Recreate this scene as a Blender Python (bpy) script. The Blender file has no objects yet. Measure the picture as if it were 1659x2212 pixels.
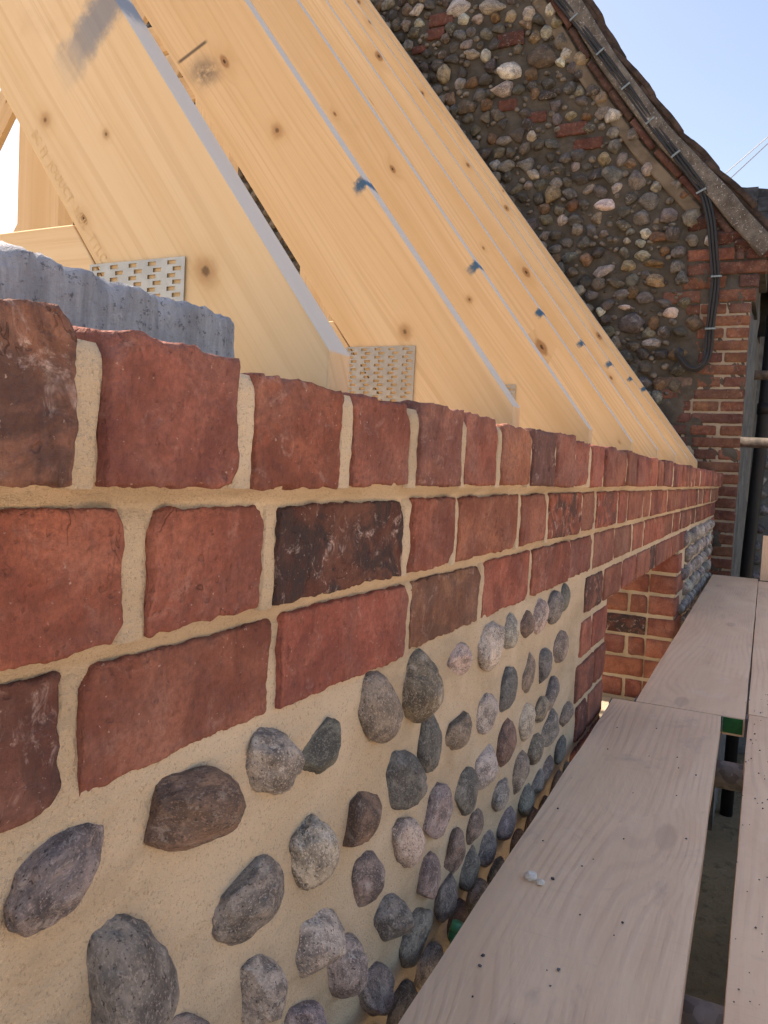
import bpy, math, random
import numpy as np
from mathutils import Vector, Matrix

# ------------------------------------------------------------------ camera, sky, sun, exposure
# World: X runs along the new wall away from the camera, Y points into the building, Z up.
# z = 0 is the camera's eye level (just under the coping); the ground lies at z = GROUND.
scene = bpy.context.scene
GROUND = -1.9
SUN_AZ, SUN_EL = math.radians(84), math.radians(50)      # from +X towards +Y
cam_data = bpy.data.cameras.new('camera')
cam = bpy.data.objects.new('camera', cam_data)
scene.collection.objects.link(cam)
right, down, fwd = (0.442, -0.896, 0.050), (-0.029, -0.070, -0.997), (0.897, 0.439, -0.057)
fw = Vector(fwd).normalized(); dn = Vector(down); dn = (dn - fw * dn.dot(fw)).normalized(); rt = dn.cross(fw)
m = Matrix((rt, -dn, -fw)).transposed().to_4x4()
m.translation = (0, -0.29, 0)
cam.matrix_world = m
cam_data.sensor_fit = 'VERTICAL'; cam_data.sensor_height = 36; cam_data.lens = 36 * 1726 / 2212
cam_data.clip_start = 0.02; cam_data.clip_end = 2000
scene.camera = cam

world = bpy.data.worlds.new('World'); scene.world = world; world.use_nodes = True
wn = world.node_tree.nodes; wn.clear()
sky = wn.new('ShaderNodeTexSky'); sky.sky_type = 'NISHITA'; sky.sun_disc = False
sky.sun_elevation = SUN_EL; sky.sun_rotation = math.pi / 2 - SUN_AZ
sky.air_density = 1.0; sky.dust_density = 1.7; sky.ozone_density = 1.5; sky.altitude = 0
bg = wn.new('ShaderNodeBackground'); bg.inputs[1].default_value = 0.112
wo = wn.new('ShaderNodeOutputWorld')
world.node_tree.links.new(sky.outputs[0], bg.inputs[0]); world.node_tree.links.new(bg.outputs[0], wo.inputs[0])

sd = bpy.data.lights.new('sun', 'SUN'); sd.energy = 5.0; sd.angle = math.radians(0.53); sd.color = (1, 0.95, 0.86)
sun = bpy.data.objects.new('sun', sd); scene.collection.objects.link(sun)
sdir = Vector((math.cos(SUN_EL) * math.cos(SUN_AZ), math.cos(SUN_EL) * math.sin(SUN_AZ), math.sin(SUN_EL)))
sun.rotation_euler = sdir.to_track_quat('Z', 'Y').to_euler()
vs = scene.view_settings
vs.view_transform = 'Standard'; vs.look = 'None'; vs.gamma = 1; vs.exposure = 1.42
vs.use_white_balance = True; vs.white_balance_temperature = 7700; vs.white_balance_tint = 16      # camera balanced for open shade
scene.cycles.max_bounces = 6; scene.cycles.diffuse_bounces = 4; scene.cycles.use_adaptive_sampling = True; scene.cycles.adaptive_threshold = 0.02

rng = np.random.default_rng(7); random.seed(7)
COL = scene.collection

# ------------------------------------------------------------------ numpy noise
_perm = np.random.default_rng(3).random(1 << 16)
def vnoise(p):
    """value noise in [-1,1], p is (n,3)"""
    i = np.floor(p).astype(np.int64); f = p - i; f = f * f * (3 - 2 * f); out = 0
    for dx in (0, 1):
        for dy in (0, 1):
            for dz in (0, 1):
                h = ((i[:, 0] + dx) * 73856093) ^ ((i[:, 1] + dy) * 19349663) ^ ((i[:, 2] + dz) * 83492791)
                w = (f[:, 0] if dx else 1 - f[:, 0]) * (f[:, 1] if dy else 1 - f[:, 1]) * (f[:, 2] if dz else 1 - f[:, 2])
                out = out + w * _perm[(h ^ (h >> 13)) & 65535]
    return out * 2 - 1
def fbm(p, o=3):
    p = np.asarray(p, float); a = 1; s = 0; n = 0
    for k in range(o):
        s = s + a * vnoise(p * (2.03 ** k) + 17.3 * k); n += a; a *= 0.5
    return s / n

# ------------------------------------------------------------------ materials
def sock(nt, v, s):
    if hasattr(v, 'is_output') or isinstance(v, bpy.types.NodeSocket): nt.links.new(v, s)
    else: s.default_value = v
class NT:
    def __init__(s, name):
        s.m = bpy.data.materials.new(name); s.m.use_nodes = True; s.t = s.m.node_tree; s.t.nodes.clear()
        s.out = s.t.nodes.new('ShaderNodeOutputMaterial'); s.b = s.t.nodes.new('ShaderNodeBsdfPrincipled')
        s.t.links.new(s.b.outputs[0], s.out.inputs[0]); s.b.inputs['Specular IOR Level'].default_value = 0.25
    def n(s, typ, **k):
        nd = s.t.nodes.new(typ)
        for a, v in k.items(): setattr(nd, a, v)
        return nd
    def co(s, scale=(1, 1, 1), rnd=True, off=0.0):
        tc = s.n('ShaderNodeTexCoord').outputs['Object']
        if rnd:
            r = s.n('ShaderNodeObjectInfo').outputs['Random']
            c = s.n('ShaderNodeCombineXYZ'); m1 = s.math('MULTIPLY', r, 37.0); m2 = s.math('MULTIPLY', r, 91.0)
            s.t.links.new(m1, c.inputs[0]); s.t.links.new(m2, c.inputs[1]); c.inputs[2].default_value = off
            a = s.n('ShaderNodeVectorMath', operation='ADD'); s.t.links.new(tc, a.inputs[0]); s.t.links.new(c.outputs[0], a.inputs[1]); tc = a.outputs[0]
        mp = s.n('ShaderNodeVectorMath', operation='MULTIPLY'); s.t.links.new(tc, mp.inputs[0]); mp.inputs[1].default_value = scale
        return mp.outputs[0]
    def noise(s, vec, scale, detail=4, rough=0.55, dist=0.0, col=False):
        nd = s.n('ShaderNodeTexNoise'); s.t.links.new(vec, nd.inputs['Vector'])
        nd.inputs['Scale'].default_value = scale; nd.inputs['Detail'].default_value = detail
        nd.inputs['Roughness'].default_value = rough; nd.inputs['Distortion'].default_value = dist
        return nd.outputs['Color' if col else 'Fac']
    def vor(s, vec, scale, out='Distance', feature='F1', rand=1.0, dims='3D'):
        nd = s.n('ShaderNodeTexVoronoi', feature=feature, voronoi_dimensions=dims); s.t.links.new(vec, nd.inputs['Vector'])
        nd.inputs['Scale'].default_value = scale; nd.inputs['Randomness'].default_value = rand
        return nd.outputs[out]
    def math(s, op, a, b=0.0, clamp=False):
        nd = s.n('ShaderNodeMath', operation=op, use_clamp=clamp); sock(s.t, a, nd.inputs[0]); sock(s.t, b, nd.inputs[1]); return nd.outputs[0]
    def ramp(s, v, a, b, lo=0.0, hi=1.0):
        nd = s.n('ShaderNodeMapRange', interpolation_type='SMOOTHSTEP'); sock(s.t, v, nd.inputs[0])
        nd.inputs[1].default_value = a; nd.inputs[2].default_value = b; nd.inputs[3].default_value = lo; nd.inputs[4].default_value = hi
        return nd.outputs[0]
    def mix(s, f, a, b, blend='MIX'):
        nd = s.n('ShaderNodeMix', data_type='RGBA', blend_type=blend); sock(s.t, f, nd.inputs[0])
        for v, i in ((a, 6), (b, 7)):
            if isinstance(v, tuple) and len(v) == 3: v = v + (1,)
            sock(s.t, v, nd.inputs[i])
        return nd.outputs[2]
    def ocol(s): return s.n('ShaderNodeObjectInfo').outputs['Color']
    def oalpha(s): return s.n('ShaderNodeObjectInfo').outputs['Alpha']
    def sep(s, v):
        nd = s.n('ShaderNodeSeparateXYZ'); s.t.links.new(v, nd.inputs[0]); return nd.outputs
    def bump(s, h, strength=0.5, dist=0.002):
        # all relief of a material is summed (in metres) into a single bump node
        w = s.math('MULTIPLY', h, strength * dist)
        if not hasattr(s, 'bn'):
            s.bn = s.n('ShaderNodeBump'); s.bn.inputs['Strength'].default_value = 1.0; s.bn.inputs['Distance'].default_value = 1.0
            s.t.links.new(s.bn.outputs[0], s.b.inputs['Normal']); s.hsum = w
        else: s.hsum = s.math('ADD', s.hsum, w)
        s.t.links.new(s.hsum, s.bn.inputs['Height'])
    def col(s, c):
        if isinstance(c, tuple) and len(c) == 3: c = c + (1,)
        sock(s.t, c, s.b.inputs['Base Color'])
    def rough(s, v): sock(s.t, v, s.b.inputs['Roughness'])

def mat_brick():
    n = NT('handmade_brick'); c = n.co(); base = n.ocol(); al = n.oalpha()
    big = n.noise(c, 14, 3, 0.6, 0.6); mid = n.noise(c, 48, 4, 0.7, 0.3); fine = n.noise(c, 240, 3, 0.75)
    streak = n.noise(n.co((160, 160, 26)), 1, 3, 0.65, 0.8)
    k = n.mix(n.ramp(big, 0.36, 0.66), n.mix(1.0, base, (0.72, 0.60, 0.60), 'MULTIPLY'), n.mix(1.0, base, (1.34, 1.32, 1.22), 'MULTIPLY'))
    k = n.mix(n.ramp(mid, 0.52, 0.72, 0, 0.55), k, n.mix(1.0, base, (0.62, 0.55, 0.6), 'MULTIPLY'))
    k = n.mix(n.math('MULTIPLY', n.ramp(streak, 0.58, 0.75), 0.45), k, (0.075, 0.040, 0.036))
    burn = n.math('MULTIPLY', n.ramp(n.noise(c, 22, 5, 0.62, 1.2), 0.40, 0.60), al)
    k = n.mix(burn, k, (0.040, 0.032, 0.034))
    k = n.mix(n.math('MULTIPLY', n.ramp(n.noise(c, 52, 5, 0.75, 0.8), 0.54, 0.72), n.math('ADD', n.math('MULTIPLY', al, 0.80), 0.12)), k, (0.56, 0.44, 0.40))
    k = n.mix(n.ramp(n.noise(c, 330, 2, 0.6), 0.68, 0.76, 0, 0.6), k, (0.55, 0.42, 0.36))
    k = n.mix(n.math('MULTIPLY', n.ramp(n.noise(n.co(off=3.0), 9, 4, 0.7, 0.5), 0.42, 0.72, 0.05, 0.34), n.math('SUBTRACT', 1.0, al)), k, (0.40, 0.255, 0.215))
    k = n.mix(n.ramp(fine, 0.30, 0.70, 0, 0.42), k, (0.09, 0.035, 0.025))
    cr = n.ramp(n.math('ABSOLUTE', n.math('SUBTRACT', n.noise(n.co(off=6.0), 20, 4, 0.6, 0.5), 0.5)), 0.008, 0.002); cr = n.math('MULTIPLY', cr, n.ramp(n.noise(n.co(off=8.0), 16, 2, 0.5), 0.56, 0.66))
    pit = n.ramp(n.noise(n.co(off=2.0), 130, 2, 0.6), 0.64, 0.72); k = n.mix(n.math('MULTIPLY', pit, 0.3), k, (0.06, 0.026, 0.02)); n.bump(pit, -1.0, 0.0007)
    k = n.mix(n.math('MULTIPLY', cr, 0.45), k, (0.05, 0.024, 0.018)); n.bump(cr, -1.0, 0.0010)
    n.col(k); n.rough(0.93)
    n.bump(mid, 0.8, 0.0045); n.bump(n.math('ADD', fine, n.math('MULTIPLY', streak, 1.4)), 0.7, 0.0026)
    return n.m
def mat_mortar(name, ca, cb, speck=0.5):
    n = NT(name); c = n.co(rnd=False)
    g = n.noise(c, 620, 2, 0.75); big = n.noise(c, 9, 4, 0.6, 0.4)
    k = n.mix(n.ramp(big, 0.3, 0.7), ca, cb)
    k = n.mix(n.ramp(g, 0.58, 0.72, 0, 0.55), k, tuple(x * 1.45 for x in ca))
    k = n.mix(n.ramp(n.noise(c, 500, 2, 0.7), 0.56, 0.68, 0, 0.8 * speck), k, tuple(x * 0.30 for x in ca))
    k = n.mix(n.ramp(n.noise(c, 190, 2, 0.6), 0.68, 0.76, 0, 0.6 * speck), k, tuple(x * 0.35 for x in ca))
    damp = n.noise(n.co((5, 5, 9), rnd=False), 1, 4, 0.65, 1.0); k = n.mix(n.ramp(damp, 0.46, 0.70, 0, 0.50), k, tuple(x * 0.66 for x in ca))
    n.col(k); n.rough(0.97)
    n.bump(n.noise(n.co((30, 30, 75), rnd=False), 1, 3, 0.6), 0.7, 0.005); n.bump(g, 0.9, 0.0022)
    return n.m
def mat_stone():
    # cobble meshes are about one unit in radius, so texture scales count features per stone
    n = NT('flint_cobble'); c = n.co(); base = n.ocol(); al = n.oalpha()
    big = n.noise(c, 0.9, 4, 0.62, 1.0); mid = n.noise(c, 3.6, 5, 0.72, 0.4); sp = n.noise(c, 15, 3, 0.75)
    k = n.mix(n.ramp(big, 0.36, 0.64), n.mix(1.0, base, (0.44, 0.43, 0.44), 'MULTIPLY'), n.mix(1.0, base, (1.36, 1.29, 1.21), 'MULTIPLY'))
    k = n.mix(n.ramp(mid, 0.48, 0.70, 0, 0.75), k, n.mix(1.0, base, (0.42, 0.40, 0.41), 'MULTIPLY'))
    k = n.mix(n.math('MULTIPLY', n.ramp(n.noise(c, 1.7, 6, 0.72, 1.5), 0.54, 0.64), n.math('ADD', al, 0.12)), k, (0.54, 0.50, 0.455))
    k = n.mix(n.ramp(sp, 0.52, 0.66, 0, 0.8), k, n.mix(1.0, base, (1.9, 1.75, 1.65), 'MULTIPLY'))
    k = n.mix(n.ramp(n.noise(c, 11, 3, 0.7), 0.57, 0.67, 0, 0.85), k, (0.030, 0.027, 0.026))
    n.col(k); n.rough(n.ramp(big, 0.3, 0.7, 0.60, 0.86)); n.b.inputs['Specular IOR Level'].default_value = 0.4
    n.bump(mid, 0.8, 0.0034); n.bump(sp, 0.6, 0.0013)
    return n.m
def mat_wood(name, marks=False):
    n = NT(name); c = n.co(); s = n.sep(c)
    # knots in the (x, y) plane of a member
    kc = n.co((3.3, 7.5, 0.0))
    kd = n.vor(kc, 1.0, dims='2D'); kcol = n.sep(n.vor(kc, 1.0, 'Color', dims='2D'))
    has = n.ramp(kcol[0], 0.46, 0.49)
    kdn = n.math('DIVIDE', kd, n.math('ADD', n.math('MULTIPLY', n.math('MULTIPLY', kcol[1], kcol[1]), 0.9), 0.30))
    kdn = n.math('ADD', kdn, n.math('MULTIPLY', n.math('SUBTRACT', n.noise(n.co((40, 60, 60)), 1, 3, 0.6), 0.5), 0.05))
    halo = n.math('MULTIPLY', n.ramp(kdn, 0.36, 0.05), has); core = n.math('MULTIPLY', n.ramp(kdn, 0.105, 0.055), has)
    pith = n.math('MULTIPLY', n.ramp(kdn, 0.036, 0.016), has)
    warp = n.noise(n.co((0.55, 3, 3)), 1, 2, 0.5)
    v = n.math('ADD', n.math('ADD', s[1], n.math('MULTIPLY', s[2], 0.8)), n.math('ADD', n.math('MULTIPLY', warp, 0.10), n.math('MULTIPLY', halo, 0.014)))
    cv = n.n('ShaderNodeCombineXYZ'); n.t.links.new(n.math('MULTIPLY', s[0], 0.7), cv.inputs[0]); n.t.links.new(n.math('MULTIPLY', v, 150.0), cv.inputs[1])
    ring = n.ramp(n.noise(cv.outputs[0], 1, 2, 0.6), 0.46, 0.66)
    soft = n.noise(n.co((0.8, 13, 13)), 1, 4, 0.55)
    fib = n.noise(n.co((7, 420, 420)), 1, 3, 0.6)
    blotch = n.noise(n.co((2.8, 6, 6)), 1, 4, 0.6, 0.8)
    k = n.mix(n.ramp(soft, 0.3, 0.7), (0.65, 0.440, 0.232), (0.73, 0.535, 0.322))
    k = n.mix(n.math('MULTIPLY', ring, n.ramp(soft, 0.35, 0.72, 0.10, 0.42)), k, (0.49, 0.295, 0.130))
    k = n.mix(n.ramp(fib, 0.5, 0.8, 0, 0.20), k, (0.46, 0.285, 0.135))
    k = n.mix(n.ramp(blotch, 0.58, 0.80, 0, 0.34), k, (0.44, 0.265, 0.125))
    k = n.mix(n.math('MULTIPLY', halo, 0.30), k, (0.47, 0.265, 0.105))
    k = n.mix(n.math('MULTIPLY', core, 0.72), k, (0.27, 0.120, 0.040)); k = n.mix(n.math('MULTIPLY', pith, 0.9), k, (0.05, 0.025, 0.012))
    sc = n.co((5, 60, 60)); scr = n.math('MULTIPLY', n.ramp(n.noise(sc, 1, 2, 0.5), 0.75, 0.80), 0.45)
    k = n.mix(scr, k, (0.20, 0.12, 0.07))
    if marks:
        oe = n.sep(n.n('ShaderNodeTexCoord').outputs['Object'])      # sky light on the rafters' outer top edge, painted in as pale grey
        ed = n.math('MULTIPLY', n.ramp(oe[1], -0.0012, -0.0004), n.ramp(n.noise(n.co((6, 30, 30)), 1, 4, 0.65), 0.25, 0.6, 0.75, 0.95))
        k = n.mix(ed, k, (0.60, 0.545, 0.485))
        # spray-paint mark near the top edge; object colour red = stroke length, green = charcoal smear
        o = n.n('ShaderNodeTexCoord').outputs['Object']; ox = n.sep(o); oc = n.sep(n.ocol())
        wob = n.math('MULTIPLY', n.math('SUBTRACT', n.noise(n.co((40, 40, 40)), 1, 4, 0.7), 0.5), 0.035)
        ln = n.math('ADD', n.math('MULTIPLY', oc[0], 0.11), 0.012)
        # the stroke runs from the top edge down the face
        ux = n.math('SUBTRACT', ox[0], 0.482)
        a = n.math('MULTIPLY', ox[1], -1.0)                       # down across the rafter face
        b = n.math('ADD', ux, n.math('MULTIPLY', ox[1], -0.12))   # along the rafter
        fa = n.math('SUBTRACT', 1.0, n.math('DIVIDE', n.math('ABSOLUTE', n.math('ADD', a, wob)), ln)); fa = n.ramp(fa, 0.0, 0.65)
        wd = n.math('ADD', n.math('MULTIPLY', oc[0], 0.014), 0.008)
        fb = n.math('SUBTRACT', 1.0, n.math('DIVIDE', n.math('ABSOLUTE', n.math('ADD', b, n.math('MULTIPLY', wob, 1.1))), wd)); fb = n.ramp(fb, -0.5, 0.5)
        blue = n.math('MULTIPLY', n.math('MULTIPLY', fa, fb), n.math('SUBTRACT', 1.0, n.math('MULTIPLY', oc[0], 0.38)))
        k = n.mix(blue, k, (0.006, 0.095, 0.20))
        # the large knots of the two nearest rafters, where they sit on those timbers
        for (kx, ky, kr, ch) in ((0.156, -0.071, 0.017, 0), (0.368, -0.091, 0.006, 0), (0.448, -0.150, 0.010, 0), (0.683, -0.082, 0.015, 1), (0.217, -0.084, 0.014, 1), (0.424, -0.061, 0.010, 2)):
            ex = n.math('DIVIDE', n.math('SUBTRACT', ox[0], kx), 1.35); ey = n.math('SUBTRACT', ox[1], ky)
            rr = n.math('DIVIDE', n.math('SQRT', n.math('ADD', n.math('MULTIPLY', ex, ex), n.math('MULTIPLY', ey, ey))), kr)
            rr = n.math('ADD', rr, n.math('MULTIPLY', wob, 22.0)); flag = n.ramp(oc[ch], 0.85, 0.95)
            k = n.mix(n.math('MULTIPLY', n.ramp(rr, 2.2, 0.7), n.math('MULTIPLY', flag, 0.25)), k, (0.54, 0.33, 0.145))
            k = n.mix(n.math('MULTIPLY', n.ramp(rr, 1.15, 0.25), n.math('MULTIPLY', flag, 0.62)), k, (0.36, 0.18, 0.065))
            k = n.mix(n.math('MULTIPLY', n.ramp(rr, 0.34, 0.10), n.math('MULTIPLY', flag, 0.75)), k, (0.09, 0.045, 0.02))
        # charcoal smear and pencil line across the rafter
        dx = n.math('SUBTRACT', ox[0], 0.895); dy = n.math('ADD', ox[1], 0.140)
        sm = n.math('MULTIPLY', n.ramp(n.math('ABSOLUTE', dx), 0.055, 0.0), n.ramp(n.math('ABSOLUTE', n.math('ADD', dy, n.math('MULTIPLY', dx, 0.3))), 0.045, 0.0))
        sm = n.math('MULTIPLY', n.math('MULTIPLY', sm, n.ramp(n.noise(n.co((30, 30, 30)), 1, 4, 0.7), 0.30, 0.58)), n.math('MULTIPLY', oc[1], 0.85))
        k = n.mix(sm, k, (0.11, 0.09, 0.08))
        lx = n.math('ADD', n.math('SUBTRACT', ox[0], 0.948), n.math('MULTIPLY', dy, 0.25))
        li = n.math('MULTIPLY', n.ramp(n.math('ABSOLUTE', lx), 0.006, 0.001), n.ramp(n.math('ABSOLUTE', dy), 0.04, 0.03))
        k = n.mix(n.math('MULTIPLY', li, n.math('MULTIPLY', oc[1], 0.85)), k, (0.06, 0.045, 0.04))
        l2 = n.math('ADD', n.math('SUBTRACT', ox[0], 1.085), n.math('MULTIPLY', dy, 0.35))
        l2 = n.math('MULTIPLY', n.math('MULTIPLY', n.ramp(n.math('ABSOLUTE', l2), 0.006, 0.001), n.ramp(dy, 0.06, 0.075)), oc[1])
        k = n.mix(l2, k, (0.07, 0.05, 0.045))
    n.col(k); n.rough(0.72); n.b.inputs['Specular IOR Level'].default_value = 0.3
    n.bump(fib, 0.18, 0.0008); n.bump(n.math('MULTIPLY', ring, -1.0), 0.10, 0.0006)
    return n.m
def mat_board():
    n = NT('weathered_scaffold_board'); c = n.co(); s = n.sep(c)
    warp = n.noise(n.co((0.8, 4, 4)), 1, 3, 0.5)
    kc = n.co((2.0, 6, 0)); kd = n.vor(kc, 1.0, dims='2D'); kk = n.sep(n.vor(kc, 1.0, 'Color', dims='2D')); has = n.ramp(kk[0], 0.55, 0.6)
    halo = n.math('MULTIPLY', n.ramp(kd, 0.42, 0.05), has); core = n.math('MULTIPLY', n.ramp(kd, 0.10, 0.06), has)
    v = n.math('ADD', s[1], n.math('ADD', n.math('MULTIPLY', warp, 0.13), n.math('MULTIPLY', halo, 0.03)))
    ring = n.ramp(n.math('SINE', n.math('MULTIPLY', v, 520.0)), -0.3, 1.0)
    big = n.noise(n.co((3, 9, 9)), 1, 5, 0.62, 0.7); fib = n.noise(n.co((6, 260, 260)), 1, 3, 0.6)
    patch = n.noise(n.co((4, 6, 6), off=4.0), 1, 3, 0.6)
    saw = n.noise(n.co((380, 10, 10)), 1, 2, 0.5)
    k = n.mix(n.ramp(big, 0.3, 0.7), (0.76, 0.520, 0.345), (0.85, 0.610, 0.420))
    k = n.mix(n.math('MULTIPLY', ring, n.ramp(patch, 0.40, 0.62, 0.20, 0.02)), k, (0.50, 0.34, 0.255))
    k = n.mix(n.ramp(fib, 0.5, 0.8, 0, 0.16), k, (0.45, 0.31, 0.25))
    k = n.mix(n.ramp(n.noise(n.co((16, 30, 30)), 1, 5, 0.7, 1.0), 0.60, 0.74, 0, 0.30), k, (0.48, 0.335, 0.255))
    k = n.mix(n.ramp(n.noise(n.co((5, 9, 9), off=9.0), 1, 5, 0.7, 0.6), 0.57, 0.70, 0, 0.45), k, (0.46, 0.350, 0.275))
    k = n.mix(n.ramp(n.noise(n.co((8, 11, 11)), 1, 5, 0.65), 0.58, 0.78, 0, 0.45), k, (0.84, 0.69, 0.55))
    k = n.mix(n.math('MULTIPLY', core, 0.3), k, (0.34, 0.23, 0.18))
    k = n.mix(n.ramp(saw, 0.6, 0.75, 0, 0.14), k, (0.46, 0.33, 0.27))
    n.col(k); n.rough(0.86)
    n.bump(n.math('MULTIPLY', ring, n.ramp(patch, 0.40, 0.62, 1.0, 0.1)), 0.22, 0.0012); n.bump(fib, 0.4, 0.0008); n.bump(big, 0.5, 0.004)
    return n.m
def mat_plain(name, color, rough=0.8, metal=0.0, var=0.25, scale=30, bump=0.3, bd=0.002, spec=0.3):
    n = NT(name); c = n.co()
    a = n.noise(c, scale, 5, 0.65, 0.4)
    k = n.mix(n.ramp(a, 0.3, 0.7), tuple(x * (1 - var) for x in color), tuple(min(1, x * (1 + var)) for x in color))
    n.col(k); n.rough(rough); n.b.inputs['Metallic'].default_value = metal; n.b.inputs['Specular IOR Level'].default_value = spec
    if bump: n.bump(n.noise(c, scale * 5, 4, 0.65), bump, bd)
    return n.m
def mat_block():
    n = NT('rough_concrete'); c = n.co(rnd=False)
    st = n.noise(n.co((70, 70, 11), rnd=False), 1, 5, 0.7, 0.8); a = n.noise(c, 26, 5, 0.65, 0.5); p = n.noise(c, 170, 4, 0.75)
    k = n.mix(n.ramp(st, 0.30, 0.70), (0.25, 0.255, 0.275), (0.40, 0.405, 0.43))
    k = n.mix(n.ramp(a, 0.52, 0.72, 0, 0.55), k, (0.20, 0.205, 0.22)); k = n.mix(n.ramp(p, 0.57, 0.66, 0, 0.75), k, (0.08, 0.083, 0.095))
    k = n.mix(n.ramp(n.noise(c, 90, 3, 0.7), 0.62, 0.72, 0, 0.5), k, (0.46, 0.47, 0.49))
    n.col(k); n.rough(0.95); n.bump(st, 0.4, 0.002); n.bump(p, 0.9, 0.003); n.bump(a, 0.6, 0.006)
    return n.m
def mat_lichen():
    n = NT('lichened_verge_mortar'); c = n.co(rnd=False)
    a = n.noise(c, 12, 5, 0.65, 0.5); b = n.noise(c, 70, 5, 0.75, 0.5)
    k = n.mix(n.ramp(a, 0.3, 0.7), (0.090, 0.078, 0.068), (0.19, 0.172, 0.15)); k = n.mix(n.ramp(b, 0.57, 0.66), k, (0.52, 0.50, 0.46))
    k = n.mix(n.ramp(n.noise(c, 150, 3, 0.7), 0.56, 0.70, 0, 0.7), k, (0.055, 0.05, 0.045))
    n.col(k); n.rough(0.97); n.bump(b, 0.7, 0.008); n.bump(n.noise(c, 260, 3, 0.7), 0.6, 0.003)
    return n.m
def mat_galv():
    n = NT('galvanised_steel'); c = n.co()
    a = n.vor(c, 90, 'Color'); k = n.mix(n.ramp(n.sep(a)[0], 0, 1), (0.13, 0.132, 0.135), (0.24, 0.242, 0.245))
    k = n.mix(n.ramp(n.noise(c, 35, 5, 0.7), 0.55, 0.7, 0, 0.7), k, (0.20, 0.17, 0.15))
    n.col(k); n.b.inputs['Metallic'].default_value = 0.45; n.rough(n.ramp(n.noise(c, 60, 3), 0.3, 0.7, 0.5, 0.75))
    n.bump(n.noise(c, 300, 3), 0.15, 0.001)
    return n.m
def mat_soil(pale=False):
    n = NT('trodden_soil' if not pale else 'bounce_yard'); c = n.co(rnd=False)
    a = n.noise(c, 0.9, 6, 0.65, 0.5); b = n.noise(c, 14, 6, 0.7)
    k = n.mix(n.ramp(a, 0.35, 0.65), (0.16, 0.128, 0.080), (0.27, 0.215, 0.140)); k = n.mix(n.ramp(b, 0.5, 0.7, 0, 0.7), k, (0.09, 0.07, 0.045))
    if pale: k = n.mix(n.ramp(b, 0.3, 0.75), (0.44, 0.365, 0.27), (0.34, 0.275, 0.20))  # unseen ground made pale to bounce sunlight onto the shaded wall
    n.col(k); n.rough(1.0); n.bump(b, 1.0, 0.03)
    return n.m

M = dict(brick=mat_brick(),
         mortar=mat_mortar('sandy_lime_mortar', (0.50, 0.394, 0.272), (0.595, 0.484, 0.355)),
         oldmortar=mat_mortar('dirty_old_mortar', (0.074, 0.066, 0.055), (0.128, 0.114, 0.096), 0.9),
         sandband=mat_mortar('pale_sandy_render', (0.14, 0.113, 0.083), (0.22, 0.178, 0.133), 0.7),
         repoint=mat_mortar('cream_repointing', (0.36, 0.30, 0.225), (0.45, 0.38, 0.29), 0.4),
         whitemortar=mat_mortar('pale_grey_mortar', (0.13, 0.135, 0.135), (0.21, 0.215, 0.215), 0.5),
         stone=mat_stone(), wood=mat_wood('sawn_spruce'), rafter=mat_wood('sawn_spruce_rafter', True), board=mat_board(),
         block=mat_block(), lichen=mat_lichen(), galv=mat_galv(), soil=mat_soil(), yard=mat_soil(True),
         plate=mat_plain('nail_plate_zinc', (0.40, 0.385, 0.345), 0.5, 0.75, 0.10, 60, 0.1, 0.0005, 0.5),
         cable=mat_plain('black_cable_sheath', (0.016, 0.0165, 0.019), 0.6, 0, 0.2, 40, 0.1, 0.001, 0.5),
         clip=mat_plain('zinc_clip', (0.22, 0.27, 0.285), 0.5, 0.4, 0.2),
         pipe=mat_plain('black_plastic', (0.010, 0.010, 0.011), 0.55, 0, 0.2, 20, 0.05),
         tile=mat_plain('dark_old_tile', (0.060, 0.042, 0.034), 0.9, 0, 0.5, 14, 0.8, 0.008),
         slate=mat_plain('dark_slate', (0.070, 0.072, 0.078), 0.85, 0, 0.55, 7, 0.8, 0.01),
         green=mat_plain('green_paint', (0.018, 0.12, 0.030), 0.6, 0, 0.25, 40, 0.2),
         greenplastic=mat_plain('green_plastic', (0.03, 0.20, 0.09), 0.3, 0, 0.2, 40, 0.1, 0.001, 0.5),
         chips=mat_plain('small_flints', (0.135, 0.120, 0.102), 0.8, 0, 0.75, 17, 0.6, 0.004), lump=mat_plain('dried_mortar_lump', (0.78, 0.72, 0.64), 0.95, 0, 0.12, 2.0, 0.5, 0.001),
         grit=mat_plain('dark_grit', (0.10, 0.10, 0.11), 0.9, 0, 0.6, 200, 0.3),
         eaves_shade=mat_plain('painted_eaves_shade', (0.018, 0.017, 0.016), 0.9, 0, 0.5, 8, 0.4),  # near-black colour for the shade under the annex eaves
         stamp=mat_plain('faded_stamp_ink', (0.625, 0.420, 0.216), 0.8, 0, 0.1, 30, 0),
         sill=mat_mortar('pale_stone_sill', (0.36, 0.31, 0.23), (0.44, 0.385, 0.29), 0.3),
         tube_shade=mat_plain('darkened_tube', (0.075, 0.062, 0.055), 0.75, 0.2, 0.5, 25, 0.3), wire=mat_plain('overhead_wire', (0.30, 0.31, 0.34), 0.6, 0, 0.1, 10, 0),  # guard tubes take a darker colour to look shaded where the sun reaches
         blockwork=mat_plain('grey_blockwork', (0.34, 0.33, 0.31), 0.95, 0, 0.2, 12, 0.6, 0.004))

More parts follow.
